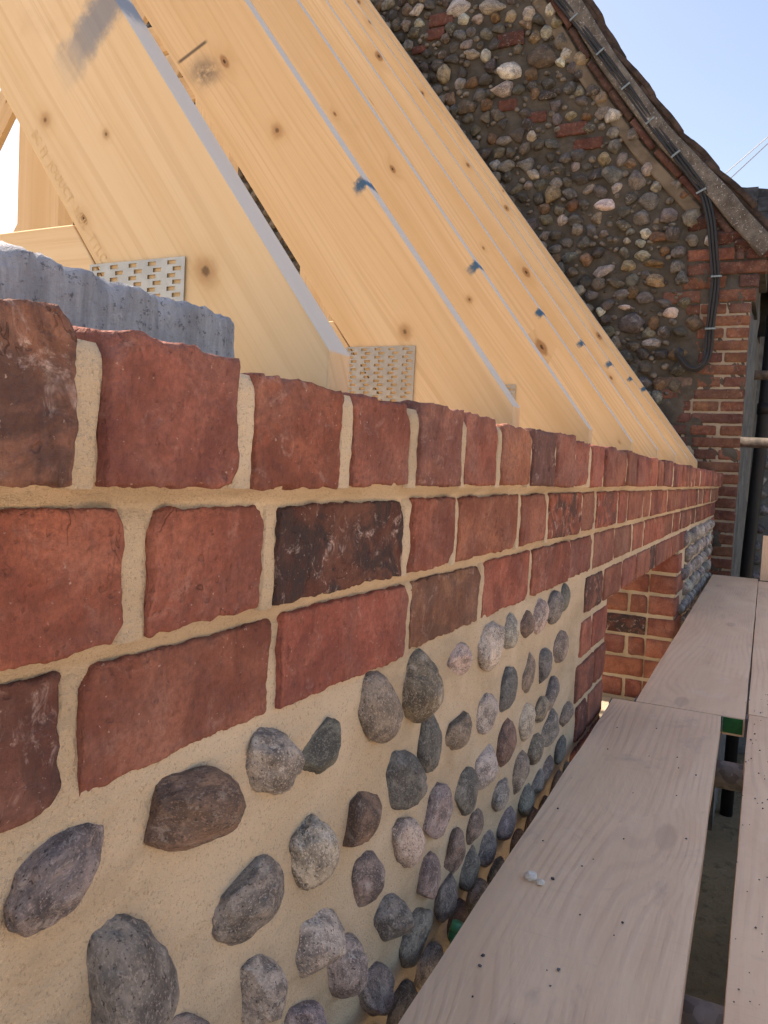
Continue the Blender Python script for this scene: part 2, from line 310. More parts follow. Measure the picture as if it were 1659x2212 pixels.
# ------------------------------------------------------------------ mesh helpers
def obj(name, me, parent=None, mat=None, loc=None, color=None):
    o = bpy.data.objects.new(name, me); COL.objects.link(o)
    if mat is not None and not me.materials: me.materials.append(M[mat])
    if parent is not None: o.parent = parent
    if loc is not None: o.location = loc
    if color is not None: o.color = color
    return o
def empty(name, loc=(0, 0, 0)):
    o = bpy.data.objects.new(name, None); COL.objects.link(o); o.location = loc; o.empty_display_size = 0.1; return o
def tag(o, label=None, cat=None, group=None, kind=None):
    for k, v in (('label', label), ('category', cat), ('group', group), ('kind', kind)):
        if v: o[k] = v
    return o
def mesh(name, v, f, smooth=False):
    me = bpy.data.meshes.new(name); me.from_pydata([tuple(map(float, p)) for p in v], [], [tuple(map(int, q)) for q in f]); me.update()
    if smooth: me.polygons.foreach_set('use_smooth', [True] * len(me.polygons))
    return me
def box_vf(x0, x1, y0, y1, z0, z1):
    v = [(x, y, z) for x in (x0, x1) for y in (y0, y1) for z in (z0, z1)]
    return v, [(0, 1, 3, 2), (4, 6, 7, 5), (0, 4, 5, 1), (2, 3, 7, 6), (0, 2, 6, 4), (1, 5, 7, 3)]
def boxes(name, lst):
    V, F = [], []
    for b in lst:
        v, f = box_vf(*b); k = len(V); V += v; F += [tuple(i + k for i in q) for q in f]
    return mesh(name, V, F)
def lattice(L, D, H, nx, ny, nz):
    """closed box surface as a fine lattice centred on the origin"""
    idx = {}; P = []
    def vid(i, j, k):
        t = (i, j, k)
        if t not in idx:
            idx[t] = len(P); P.append((L * (i / nx - .5), D * (j / ny - .5), H * (k / nz - .5)))
        return idx[t]
    F = []
    for i in range(nx):
        for k in range(nz):
            F.append((vid(i, 0, k), vid(i + 1, 0, k), vid(i + 1, 0, k + 1), vid(i, 0, k + 1)))
            F.append((vid(i, ny, k), vid(i, ny, k + 1), vid(i + 1, ny, k + 1), vid(i + 1, ny, k)))
        for j in range(ny):
            F.append((vid(i, j, 0), vid(i, j + 1, 0), vid(i + 1, j + 1, 0), vid(i + 1, j, 0)))
            F.append((vid(i, j, nz), vid(i + 1, j, nz), vid(i + 1, j + 1, nz), vid(i, j + 1, nz)))
    for j in range(ny):
        for k in range(nz):
            F.append((vid(0, j, k), vid(0, j, k + 1), vid(0, j + 1, k + 1), vid(0, j + 1, k)))
            F.append((vid(nx, j, k), vid(nx, j + 1, k), vid(nx, j + 1, k + 1), vid(nx, j, k + 1)))
    return np.array(P), F
def rounded(P, dims, r):
    h = np.array(dims) / 2 - r; q = np.clip(P, -h, h); d = P - q; ln = np.linalg.norm(d, axis=1, keepdims=True)
    return np.where(ln > 1e-9, q + d / np.maximum(ln, 1e-9) * r, P)
def brick_mesh(L, D, H, res, seed, amp=1.0, along='x'):
    """worn handmade brick; D is the depth away from the visible face (y), `res` the lattice step"""
    nx = max(2, int(L / res)); nz = max(2, int(H / res)); ny = max(2, int(min(D / res, 14)))
    P, F = lattice(L, D, H, nx, ny, nz)
    P = rounded(P, (L, D, H), min(0.0018, 0.2 * H)); s = np.array([seed * 3.17, seed * 1.31, seed * 7.7])
    n1 = np.stack([fbm(P * 26 + s + k * 11, 3) for k in range(3)], 1); n2 = np.stack([fbm(P * 130 + s + k * 23, 3) for k in range(3)], 1)
    n3 = fbm(P * 60 + s + 5, 3)
    front = P[:, 1] < -D / 2 + 0.012
    Q = P + n1 * np.array([0.0026, 0.0018, 0.0020]) * amp + n2 * np.array([0.0026, 0.0010, 0.0026]) * amp
    Q[:, 1] += np.where(front, np.clip(n3 - 0.38, 0, 1) * 0.007, 0) * amp
    # knocked corners
    rs = np.random.default_rng(seed)
    for _ in range(2):
        c = np.array([rs.choice([-1, 1]) * L / 2, -D / 2, rs.choice([-1, 1]) * H / 2]); rad = rs.uniform(0.006, 0.014)
        d = np.linalg.norm(Q - c, axis=1); w = np.clip(1 - d / rad, 0, 1)[:, None]; Q = Q + (np.array([0, D / 2 * 0.1, 0]) - c * np.array([1, 1, 1])) / np.linalg.norm(c) * w * rad * 0.45
    return mesh('brick', Q, F, True)
def ico(sub):
    import bmesh
    bm = bmesh.new(); bmesh.ops.create_icosphere(bm, subdivisions=sub, radius=1); bm.verts.ensure_lookup_table()
    v = np.array([x.co[:] for x in bm.verts]); f = [tuple(q.index for q in p.verts) for p in bm.faces]; bm.free(); return v, f
ICO = {k: ico(k) for k in (1, 2, 3, 4, 5)}
def stone_mesh(seed, sub, chops=2, rough=0.16, point=0.0):
    """unit-radius pebble with low lumps, a few broken facets and, if asked, one pointed end (+z)"""
    v, f = ICO[sub]; v = v.copy(); s = np.array([seed * 5.3, seed * 2.9, seed * 9.1]); rs = np.random.default_rng(seed + 100)
    if point:
        t = np.clip(v[:, 2], 0, 1); sq = 1 - point * t ** 1.5; v[:, 0] *= sq; v[:, 1] *= 1 - 0.4 * point * t; v[:, 2] *= 1 + 0.25 * point * t
    v *= (1 + rough * fbm(v * 1.1 + s, 2) + 0.085 * fbm(v * 3.4 + s, 3))[:, None]
    for _ in range(chops):
        nrm = rs.normal(size=3); nrm /= np.linalg.norm(nrm); h = rs.uniform(0.62, 0.88); d = v @ nrm - h
        k = np.clip(d, 0, None); v -= np.outer(k * 0.92, nrm)
    v *= (1 + 0.024 * fbm(v * 9 + s, 3))[:, None]
    return mesh('cobble', v, f, True)
def tube(name, pts, r, seg=12, caps=True):
    pts = [Vector(p) for p in pts]; V, F = [], []; up = Vector((0, 0, 1)); prev = None
    for i, p in enumerate(pts):
        t = (pts[min(i + 1, len(pts) - 1)] - pts[max(i - 1, 0)]).normalized()
        a = (prev - t * prev.dot(t)) if prev else t.orthogonal()
        a.normalize(); prev = a; b = t.cross(a)
        V += [p + (a * math.cos(k * 2 * math.pi / seg) + b * math.sin(k * 2 * math.pi / seg)) * r for k in range(seg)]
        if i:
            o = (i - 1) * seg
            F += [(o + k, o + (k + 1) % seg, o + seg + (k + 1) % seg, o + seg + k) for k in range(seg)]
    if caps: F += [tuple(range(seg))[::-1], tuple(range(len(V) - seg, len(V)))]
    return mesh(name, V, F, False)
def smooth_path(pts, n=8):
    pts = [Vector(p) for p in pts]; out = []
    for i in range(len(pts) - 1):
        p0, p1, p2, p3 = pts[max(i - 1, 0)], pts[i], pts[i + 1], pts[min(i + 2, len(pts) - 1)]
        for k in range(n):
            t = k / n
            out.append(0.5 * ((2 * p1) + (p2 - p0) * t + (2 * p0 - 5 * p1 + 4 * p2 - p3) * t * t + (3 * p1 - p0 - 3 * p2 + p3) * t ** 3))
    return out + [pts[-1]]
def shade(me):
    me.polygons.foreach_set('use_smooth', [True] * len(me.polygons)); return me

# ------------------------------------------------------------------ ground
gn = 60; gx = np.concatenate([np.linspace(-400, -12, 8), np.linspace(-10, 20, gn), np.linspace(24, 600, 10)]); gy = np.concatenate([np.linspace(-500, -12, 8), np.linspace(-10, 14, gn), np.linspace(18, 600, 10)])
GX, GY = np.meshgrid(gx, gy, indexing='ij'); gp = np.stack([GX.ravel(), GY.ravel(), 0 * GX.ravel()], 1)
gz = GROUND + 0.05 * fbm(gp * 0.7, 4) - 0.03
V = np.stack([gp[:, 0], gp[:, 1], gz], 1); nyc = len(gy)
F = [(i * nyc + j, (i + 1) * nyc + j, (i + 1) * nyc + j + 1, i * nyc + j + 1) for i in range(len(gx) - 1) for j in range(nyc - 1)]
tag(obj('ground', mesh('ground', V, F, True), mat='yard'), kind='structure')
gx2 = np.linspace(-3, 9, 121); gy2 = np.linspace(-3.6, 1.6, 20); A, B = np.meshgrid(gx2, gy2, indexing='ij'); P = np.stack([A.ravel(), B.ravel(), 0 * A.ravel()], 1)  # soil spread farther out and indoors to cut light bounced from below
zz = GROUND + 0.05 * fbm(P * 0.7, 4) - 0.03 + 0.03 + 0.035 * fbm(P * 3.1, 4) + 0.03 * np.clip((P[:, 1] + 3.6) / 0.4, 0, 1)
F = [(i * 20 + j, (i + 1) * 20 + j, (i + 1) * 20 + j + 1, i * 20 + j + 1) for i in range(120) for j in range(19)]
tag(obj('soil_bed', mesh('soil_bed', np.stack([P[:, 0], P[:, 1], zz], 1), F, True), mat='soil'), kind='structure')

# ------------------------------------------------------------------ the new brick and cobble wall
JN, JF, WEND = 1.645, 2.93, 4.60          # near jamb, far jamb, end of the wall at the old gable
wall = tag(empty('brick_and_cobble_wall', (0, 0, GROUND)), 'new red brick wall with coping course and cobble panel in sandy mortar', 'wall')
def W(o):
    o.parent = wall; o.matrix_parent_inverse = Matrix.Translation((0, 0, -GROUND)); return o
PROF = [(-2.8, 0.003), (-0.170, 0.0026), (-0.103, 0.0026), (-0.100, 0.0008), (-0.0885, -0.0090), (-0.0245, -0.0098), (-0.0145, -0.0245), (0.036, -0.0255), (0.044, -0.019), (0.050, -0.004), (0.0505, 0.06)]
pz = [p[0] for p in PROF]; py = [p[1] for p in PROF]
def ycopx(X):
    return X
def mortar_sheet(x0, x1, z0, dens, seed, stones=()):
    xs = [x0]
    while xs[-1] < x1: xs.append(xs[-1] + dens * (1 + 2.2 * max(0, xs[-1])))
    xs[-1] = x1
    zs = []; z = z0
    while z < -0.25: zs.append(z); z += dens * 2.0 if z > -0.62 else 0.03
    while z < 0.0505: zs.append(z); z += dens
    zs.append(0.0505)
    XX, ZZ = np.meshgrid(np.array(xs), np.array(zs), indexing='ij'); P = np.stack([XX.ravel(), 0 * XX.ravel(), ZZ.ravel()], 1)
    wob = 0.0025 * fbm(P * 30 + seed, 3)
    yy = np.interp(P[:, 2] + wob, pz, py)
    low = np.clip((-0.168 - P[:, 2]) / 0.02, 0, 1) * np.clip((1.37 - P[:, 0]) / 0.03, 0, 1)
    yy = yy + 0.0012 * fbm(P * 60 + seed, 3) + low * (0.0045 * fbm(P * 9 + seed, 3) - 0.001)
    for (sx, sz, sr) in stones:                         # mortar drawn up round each cobble
        d2 = ((P[:, 0] - sx) ** 2 + (P[:, 2] - sz) ** 2) / (sr * sr); yy -= 0.0045 * np.exp(-d2 * 0.8)
    perpz = (P[:, 2] > -0.0145) & (P[:, 2] < 0.045)
    yy = np.where(perpz, yy - 0.0022 * fbm(P * 18 + 4, 2), yy)
    V = np.stack([P[:, 0], yy, P[:, 2]], 1); nz = len(zs)
    F = [(i * nz + j, (i + 1) * nz + j, (i + 1) * nz + j + 1, i * nz + j + 1) for i in range(len(xs) - 1) for j in range(nz - 1)]
    return mesh('mortar', V, F, True)

# cobbles of the near panel, measured on the wall: x, z, half width, half height, tilt (deg), proud, colour index, pointed
COBBLES = [(0.263,-0.198,0.0316,0.0187,17,0.01,0,0.07), (0.355,-0.2,0.0437,0.0218,163,0.0138,3,0.0), (0.435,-0.198,0.0313,0.0198,142,0.0132,1,0.07),
 (0.501,-0.207,0.03,0.0204,178,0.0102,2,0.03), (0.307,-0.275,0.0393,0.0266,110,0.0155,0,0.24), (0.414,-0.28,0.0355,0.025,171,0.0122,0,0.21),
 (0.494,-0.285,0.0388,0.0234,132,0.0137,1,0.03), (0.573,-0.287,0.0366,0.0255,178,0.0108,3,0.07), (0.648,-0.282,0.0372,0.0236,139,0.0116,2,0.14),
 (0.593,-0.203,0.0337,0.0269,134,0.0116,4,0.1), (0.679,-0.202,0.0318,0.0294,89,0.0177,4,0.04), (0.781,-0.198,0.0164,0.0252,85,0.0143,1,0.0),
 (0.884,-0.2,0.0258,0.034,95,0.0198,1,0.04), (0.961,-0.197,0.0213,0.0255,95,0.0128,1,0.08), (1.031,-0.201,0.0184,0.0247,96,0.0119,3,0.0),
 (1.096,-0.197,0.0233,0.0288,96,0.013,1,0.12), (1.175,-0.198,0.0234,0.034,95,0.0143,0,0.04), (1.244,-0.191,0.0188,0.0232,95,0.01,2,0.12),
 (1.233,-0.266,0.0245,0.0318,95,0.013,0,0.08), (1.137,-0.276,0.0255,0.0308,94,0.0134,2,0.12), (1.053,-0.271,0.0276,0.023,96,0.0111,4,0.12),
 (0.963,-0.275,0.0302,0.028,95,0.0138,2,0.12), (0.884,-0.28,0.0226,0.0285,95,0.0148,1,0.12), (0.786,-0.275,0.0215,0.0281,96,0.0157,4,0.08),
 (0.711,-0.266,0.0269,0.0227,96,0.0138,2,0.24), (1.198,-0.333,0.0253,0.0337,95,0.014,0,0.12), (1.14,-0.343,0.0196,0.0279,96,0.0123,4,0.08),
 (1.056,-0.337,0.0252,0.03,95,0.0138,1,0.08), (0.97,-0.343,0.0281,0.0309,95,0.015,3,0.24), (0.889,-0.348,0.0229,0.0289,95,0.0149,1,0.08),
 (0.827,-0.355,0.0256,0.024,94,0.0133,0,0.12), (0.743,-0.347,0.0272,0.0291,93,0.0167,5,0.04), (0.67,-0.351,0.0406,0.0223,139,0.012,1,0.21),
 (0.585,-0.345,0.0332,0.023,141,0.0107,0,0.1), (0.507,-0.358,0.0351,0.0247,146,0.0151,1,0.03), (0.431,-0.353,0.0348,0.0219,133,0.0127,5,0.07),
 (1.2,-0.387,0.0247,0.034,95,0.0164,0,0.12), (1.109,-0.392,0.0204,0.034,96,0.016,4,0.04), (1.034,-0.401,0.0248,0.0317,95,0.0147,4,0.08),
 (0.96,-0.406,0.0198,0.0293,90,0.0144,5,0.12), (0.864,-0.409,0.017,0.0208,95,0.0115,4,0.04), (0.804,-0.415,0.0236,0.0222,94,0.0127,4,0.12),
 (0.727,-0.409,0.024,0.0237,90,0.0142,5,0.16), (0.642,-0.41,0.0414,0.0207,144,0.0123,0,0.1), (0.551,-0.404,0.0336,0.0233,136,0.0147,5,0.1),
 (1.309,-0.394,0.0199,0.0295,95,0.0117,4,0.08), (1.281,-0.445,0.0195,0.0304,95,0.0122,2,0.08), (1.192,-0.447,0.0162,0.0303,95,0.0128,0,0.0),
 (1.14,-0.451,0.0176,0.0281,95,0.0124,0,0.08), (1.082,-0.457,0.0233,0.0314,95,0.0141,0,0.08), (0.988,-0.453,0.0198,0.0332,94,0.0157,0,0.08),
 (0.923,-0.46,0.0204,0.0221,95,0.0116,0,0.08), (0.856,-0.456,0.0223,0.0245,95,0.0133,0,0.08), (0.783,-0.457,0.0256,0.024,94,0.0137,0,0.08),
 (0.699,-0.456,0.0256,0.0268,92,0.0161,0,0.08), (0.613,-0.458,0.0334,0.0209,136,0.0122,0,0.07), (0.492,-0.417,0.0348,0.0174,135,0.0115,5,0.07),
 (0.36,-0.346,0.0311,0.0156,129,0.0122,0,0.07), (0.258,-0.283,0.0213,0.0112,122,0.0097,1,0.07)]
STONE_COL = [(0.20, 0.18, 0.172), (0.38, 0.335, 0.305), (0.135, 0.132, 0.128), (0.175, 0.115, 0.095), (0.245, 0.205, 0.170), (0.30, 0.245, 0.230)]
rs = np.random.default_rng(21)
near_list = [(c[0], c[1], max(c[2], c[3]) * 1.1) for c in COBBLES]
W(obj('mortar', mortar_sheet(-0.25, JN - 0.004, GROUND - 0.02, 0.0026, 1.0, near_list), mat='mortar'))
W(obj('mortar', mortar_sheet(JN - 0.004, JF + 0.004, -0.244, 0.004, 2.0), mat='mortar'))
W(obj('mortar', mortar_sheet(JF + 0.004, WEND, GROUND - 0.02, 0.004, 3.0), mat='mortar'))
# masonry core behind the faces: outer leaf, inner leaf with a lower top for the plate, lintel over the opening
W(obj('masonry_core', boxes('core', [(-1.6, JN - 0.006, 0.012, 0.30, GROUND, -0.003), (-1.6, WEND, 0.030, 0.074, -0.0029, 0.040), (-1.6, -0.25, -0.02, 0.0115, GROUND, 0.046),
      (JN - 0.0059, JF + 0.0059, 0.014, 0.299, -0.236, -0.0031), (JF + 0.006, WEND, 0.012, 0.30, GROUND, -0.003),
      (JN - 0.0059, JF + 0.0059, 0.016, 0.298, GROUND, -0.86)]), mat='mortar'))
def tint(c, j=0.16):
    f = 1 + rs.uniform(-j, j); return tuple(float(np.clip(x * f * (1 + rs.uniform(-0.07, 0.07)), 0.005, 0.9)) for x in c)
RED, ORANGE, PURPLE, DARK, BROWN = (0.272, 0.096, 0.068), (0.325, 0.122, 0.080), (0.220, 0.082, 0.066), (0.135, 0.062, 0.055), (0.235, 0.112, 0.082)
bseed = [100]
def brick(x0, x1, z0, z1, yf, depth, color=None, burn=None, par=None, amp=1.0, facing='y'):
    """one brick of the front face (facing -Y) or of a reveal (facing -X; then x0,x1 run along Y and yf is X)"""
    bseed[0] += 1; X = 0.5 * (x0 + x1) if facing == 'y' else yf
    L, H = x1 - x0, z1 - z0
    res = 0.0024 if X < 0.75 else (0.004 if X < 1.4 else (0.008 if X < 2.6 else 0.014))
    if facing != 'y': res = max(res, 0.008)
    me = brick_mesh(L, depth, H, res, bseed[0], amp)
    if color is None: color = [RED, RED, ORANGE, PURPLE, RED, BROWN, ORANGE][rs.integers(7)]
    if burn is None: burn = float(rs.choice([0.05, 0.05, 0.1, 0.15, 0.25, 0.7]))
    c = tint(color)
    o = obj('brick', me, mat='brick', color=(c[0], c[1], c[2], burn))
    rz = rs.uniform(-0.012, 0.012)
    if facing == 'y':
        o.location = ((x0 + x1) / 2, yf + depth / 2 + rs.uniform(-0.0015, 0.0015), (z0 + z1) / 2); o.rotation_euler = (rs.uniform(-0.012, 0.012), rs.uniform(-0.010, 0.010), rz * 0.5)
    else:
        o.location = (yf + depth / 2 + rs.uniform(-0.0012, 0.0012), (x0 + x1) / 2, (z0 + z1) / 2); o.rotation_euler = (0, rs.uniform(-0.008, 0.008), -math.pi / 2 + rz)
    return o

joints = []                                                  # x, half width, z0, z1, face y of every perpend
# course 1: projecting coping of headers
cop = [-0.235, -0.118, 0.0, 0.122, 0.245, 0.357, 0.472, 0.580, 0.690, 0.797, 0.913]
while cop[-1] < 4.44: cop.append(cop[-1] + 0.109 + rs.uniform(-0.006, 0.006))
cop[-1] = 4.545
ccol = {3: (BROWN, 0.75), 4: (PURPLE, 0.06), 5: (RED, 0.30), 6: (RED, 0.10), 7: (BROWN, 0.35), 8: (RED, 0.05), 9: (ORANGE, 0.05), 10: (DARK, 0.35)}
for i in range(len(cop) - 1):
    col, b = ccol.get(i, (None, None)); g = 0.0075 if cop[i] > 0.6 else 0.0100
    if i > 10 and b is None: b = float(rs.choice([0.03, 0.06, 0.1, 0.3])); col = [RED, RED, ORANGE, PURPLE][rs.integers(4)]
    W(brick(cop[i] + g, cop[i + 1] - g * 0.75, -0.0150 + rs.uniform(-0.0015, 0.001), 0.0500 + (0.006 if i == 3 else 0) + rs.uniform(-0.0025, 0.0045), -0.0315 + rs.uniform(-0.002, 0.002), 0.108, col, b, amp=1.1))
    joints.append((cop[i + 1] - 0.0003 + 0.125 * g, g * 0.98, -0.0160, 0.0465, -0.0292))
# course 2: Flemish bond, oversailing a little
c2 = [-0.245, -0.03, 0.080, 0.294, 0.411, 0.612, 0.724, 0.938, 1.068, 1.28]
hdr = True
while c2[-1] < 4.30: c2.append(c2[-1] + (0.116 if hdr else 0.217) + rs.uniform(-0.006, 0.006)); hdr = not hdr
c2[-1] = 4.565
c2col = {2: (ORANGE, 0.06), 3: (RED, 0.03), 4: (DARK, 1.0), 5: (RED, 0.06), 6: (ORANGE, 0.06), 7: (RED, 0.05), 8: (RED, 0.85)}
for i in range(len(c2) - 1):
    col, b = c2col.get(i, (None, None)); g = 0.0095 if c2[i] < 0.3 else 0.007
    W(brick(c2[i] + g, c2[i + 1] - g, -0.0895 + rs.uniform(-0.001, 0.001), -0.0262 + rs.uniform(-0.001, 0.001), -0.0145 + rs.uniform(-0.001, 0.001), 0.10, col, b))
    joints.append((c2[i + 1], (0.0095 if c2[i + 1] < 0.3 else 0.007) + 0.0012, -0.092, -0.024, -0.0128))
# course 3: stretchers, flush with the wall
c3 = [-0.17, 0.045, 0.268, 0.437, 0.648, 0.848, 1.043, 1.267]
while c3[-1] < 4.2: c3.append(c3[-1] + 0.205 + rs.uniform(-0.03, 0.02))
c3[-1] = WEND - 0.004
c3col = {1: (DARK, 0.55), 2: (PURPLE, 0.03), 3: (RED, 0.12), 4: (BROWN, 0.45), 5: (RED, 0.08), 6: (RED, 0.35)}
for i in range(len(c3) - 1):
    col, b = c3col.get(i, (None, None)); g = 0.0065
    W(brick(c3[i] + g, c3[i + 1] - g, -0.1660 + rs.uniform(-0.001, 0.001), -0.1025 + rs.uniform(-0.001, 0.001), -0.0018 + rs.uniform(-0.0008, 0.0008), 0.10, col, b))
    joints.append((c3[i + 1], 0.0078, -0.169, -0.100, -0.0006))
# course 4 over the opening, with the quoin bricks at both jambs
c4 = [1.415, 1.585, 1.985, 2.22, 2.325, 2.52, 2.70, 2.835, JF + 0.005, 3.16]
c4 = [1.415, 1.585, 1.79, 1.985, 2.215, 2.325, 2.52, 2.73, 2.835, JF + 0.005, 3.155]
c4col = {0: (BROWN, 0.8), 1: (RED, 0.05), 2: (RED, 0.05), 4: (DARK, 0.8)}
for i in range(len(c4) - 1):
    col, b = c4col.get(i, (None, None))
    W(brick(c4[i] + 0.005, c4[i + 1] - 0.005, -0.2430, -0.1790, -0.001, 0.10, col, b))
for r in range(9):
    z1 = -0.2555 - 0.0765 * r; z0 = z1 - 0.0645
    if r % 2 == 0:
        W(brick(1.405, 1.492, z0, z1, -0.001, 0.1)); W(brick(1.504, JN, z0, z1, -0.001, 0.1, RED, 0.05))
    else:
        W(brick(1.385, 1.528, z0, z1, -0.001, 0.1, RED, 0.5)); W(brick(1.540, JN, z0, z1, -0.001, 0.1, RED, 0.05))
    # far jamb: face bricks and the reveal that looks towards the camera
    w = 0.225 if r % 2 else 0.115
    W(brick(JF + 0.002, JF + w, z0, z1, -0.0015, 0.09, ORANGE if r % 3 else RED, 0.05))
    dk = [(PURPLE, 0.1), (RED, 0.05), (RED, 0.1), (DARK, 1.0), (RED, 0.15), (RED, 0.05), (RED, 0.1), (RED, 0.1), (RED, 0.1)][r]
    if r % 2: W(brick(0.093, 0.300, z0, z1, JF, 0.08, dk[0], dk[1], facing='x'))
    else:
        W(brick(0.093, 0.150, z0, z1, JF, 0.08, *dk, facing='x')); W(brick(0.162, 0.300, z0, z1, JF, 0.08, None, 0.1, facing='x'))
    # end quoin against the old cottage
    w = 0.10 if r % 2 else 0.20
    W(brick(WEND - w, WEND - 0.006, z0 + 0.076, z1 + 0.076, -0.0015, 0.09, PURPLE if r % 2 else RED, 0.2))
# jamb mortar beds facing the camera
W(obj('jamb_mortar', boxes('jamb_mortar', [(JF + 0.0062, JF + 0.05, 0.004, 0.2985, -0.93, -0.2445)]), mat='mortar'))
W(obj('window_sill', boxes('window_sill', [(JN - 0.005, JF + 0.008, -0.004, 0.36, -0.86, -0.79)]), mat='sill'))
# pointing: each perpend filled almost flush with the brick faces
V, F = [], []
for (jx, hw, z0, z1, yf) in joints:
    if jx > 4.5: continue
    nx_, nz_ = (8, 26) if jx < 1.2 else (4, 12); k = len(V)
    for a in range(nx_ + 1):
        for b in range(nz_ + 1):
            V.append((jx + hw * (2 * a / nx_ - 1), yf + (0.004 if a in (0, nx_) else 0.0) + 0.0014 * (1 if jx < 0.55 else 0) + 0.0035 * max(0, b / nz_ - 0.9) * 10, z0 + (z1 - z0) * b / nz_))
    F += [(k + a * (nz_ + 1) + b, k + (a + 1) * (nz_ + 1) + b, k + (a + 1) * (nz_ + 1) + b + 1, k + a * (nz_ + 1) + b + 1) for a in range(nx_) for b in range(nz_)]
V = np.array(V); V[:, 1] += 0.0016 * fbm(V * 45, 3) + 0.0008 * fbm(V * 160, 2); V[:, 0] += 0.0012 * fbm(V * 70 + 3, 2) + 0.0022 * fbm(V * 28 + 11, 2)
W(obj('pointing', mesh('pointing', V, F, True), mat='mortar'))
# cobbles
for i, (x, z, hm, hw, t, pr, ci, pt) in enumerate(COBBLES):
    me = stone_mesh(i + 3, 5 if x < 0.5 else (4 if x < 0.9 else 3), [1, 2, 1, 3][i % 4], 0.22, pt)
    o = obj('cobble', me, mat='stone'); c = tint(STONE_COL[ci], 0.14); o.color = (*c, [0.25, 0.6, 0.12, 0.15, 0.35, 0.5][ci])
    o.location = (x, -0.001, z); o.rotation_euler = (rs.uniform(-0.12, 0.12), math.radians(90 - t), rs.uniform(-0.15, 0.15)); o.scale = (hw, pr + 0.006, hm) if x < 0.68 else (hw * 1.12, pr * 0.84 + 0.002, hm * 1.05)
    W(o)
for r, z in enumerate((-0.515, -0.575, -0.637, -0.70)):
    x = 0.45 + 0.03 * (r % 2)
    while x < 1.36:
        o = obj('cobble', stone_mesh(1500 + int(x * 1000) + r, 3, 1, 0.2), mat='stone', color=(*tint(STONE_COL[rs.integers(6)], 0.14), 0.15)); W(o)
        o.location = (x, -0.001, z + rs.uniform(-0.006, 0.006)); o.scale = (rs.uniform(0.024, 0.031), rs.uniform(0.012, 0.016), rs.uniform(0.021, 0.027)); o.rotation_euler = (0, rs.uniform(-0.4, 0.4), 0); x += rs.uniform(0.068, 0.084)
pool = [stone_mesh(400 + k, 2, 2, 0.22, [0, 0, 0.3][k % 3]) for k in range(10)]
for r in range(8):                                            # the panel beyond the opening
    x = JF + (0.27 if r % 2 else 0.17)
    while x < WEND - 0.24:
        c = tint([(0.26, 0.25, 0.24), (0.36, 0.34, 0.32), (0.17, 0.165, 0.16)][rs.integers(3)])
        o = obj('cobble', pool[rs.integers(10)], mat='stone', color=(*c, 0.4)); W(o)
        o.location = (x, -0.001, -0.208 - 0.066 * r + rs.uniform(-0.006, 0.006)); o.scale = (rs.uniform(0.022, 0.034), rs.uniform(0.016, 0.023), rs.uniform(0.022, 0.029)); o.rotation_euler = (0, rs.uniform(-0.4, 0.4), 0)
        x += rs.uniform(0.062, 0.08)
# rear wall and wall plates that carry the far feet of the trusses
rear = tag(obj('rear_wall', boxes('rear_wall', [(0.2, 4.6, 5.70, 6.0, GROUND, 0.008)]), mat='blockwork'), 'grey block wall carrying the far ends of the roof trusses', 'wall')
for k, (y0, y1, nm) in enumerate(((0.125, 0.225, 'near'), (5.775, 5.875, 'far'))):
    pl = obj('wall_plate', boxes('wall_plate', [(0.56, 4.6, y0, y1, -0.0028 if k == 0 else 0.0085, 0.0585)]), mat='wood')
    tag(pl, 'timber wall plate lying along the %s wall under the truss feet' % ('new brick' if k == 0 else 'rear block'), 'wall plate')

# ------------------------------------------------------------------ concrete block on the inner leaf
P, F = lattice(0.84, 0.10, 0.112, 210, 14, 36); P = rounded(P, (0.84, 0.10, 0.112), 0.004)
edge = np.clip((P[:, 2] - 0.040) / 0.016, 0, 1) * np.clip((-P[:, 1] - 0.034) / 0.016, 0, 1)
st = fbm(P * np.array([150, 30, 8]), 3)
P2 = P.copy(); P2[:, 1] += 0.0006 * st + 0.0016 * fbm(P * 55 + 2, 4) + 0.006 * edge * np.clip(fbm(P * np.array([90, 60, 20]) + 3, 3) + 0.25, 0, 1)
P2[:, 2] += 0.0040 * fbm(P * np.array([115, 60, 0]) + 31, 4) * np.clip((P[:, 2] - 0.02) / 0.03, 0, 1) + edge * (-0.010 * np.clip(fbm(P * np.array([75, 50, 20]) + 9, 4) + 0.15, 0, 1)) + 0.0025 * fbm(P * 60, 3) * np.clip((P[:, 2] - 0.03) / 0.02, 0, 1)
P2[:, 0] += 0.002 * fbm(P * 60 + 4, 3)
blk = obj('concrete_block', mesh('concrete_block', P2, F, True), mat='block', loc=(0.098, 0.150, 0.0600)); blk.rotation_euler = (0, 0.010, 0)
tag(blk, 'rough blue-grey concrete block lying behind the coping bricks', 'block')

# ------------------------------------------------------------------ roof trusses
SL = 1.325; CA = 1 / math.sqrt(1 + SL * SL); SA = SL * CA; ANG = math.atan(SL)
YT, ZT, DEP, TH, YC, SEAT = 0.10, 0.108, 0.183, 0.042, 3.0, 0.060
def prism(name, pts, x0, x1, bev=0.0015):
    """polygon in (u,v) extruded along w with slightly eased edges"""
    import bmesh
    bm = bmesh.new(); a = [bm.verts.new((u, v, x0)) for u, v in pts]; f = bm.faces.new(a)
    r = bmesh.ops.extrude_face_region(bm, geom=[f]); bmesh.ops.translate(bm, verts=[e for e in r['geom'] if isinstance(e, bmesh.types.BMVert)], vec=(0, 0, x1 - x0))
    bmesh.ops.recalc_face_normals(bm, faces=bm.faces)
    if bev: bmesh.ops.bevel(bm, geom=list(bm.edges), offset=bev, segments=2, affect='EDGES', profile=0.5)
    me = bpy.data.meshes.new(name); bm.to_mesh(me); bm.free(); return me
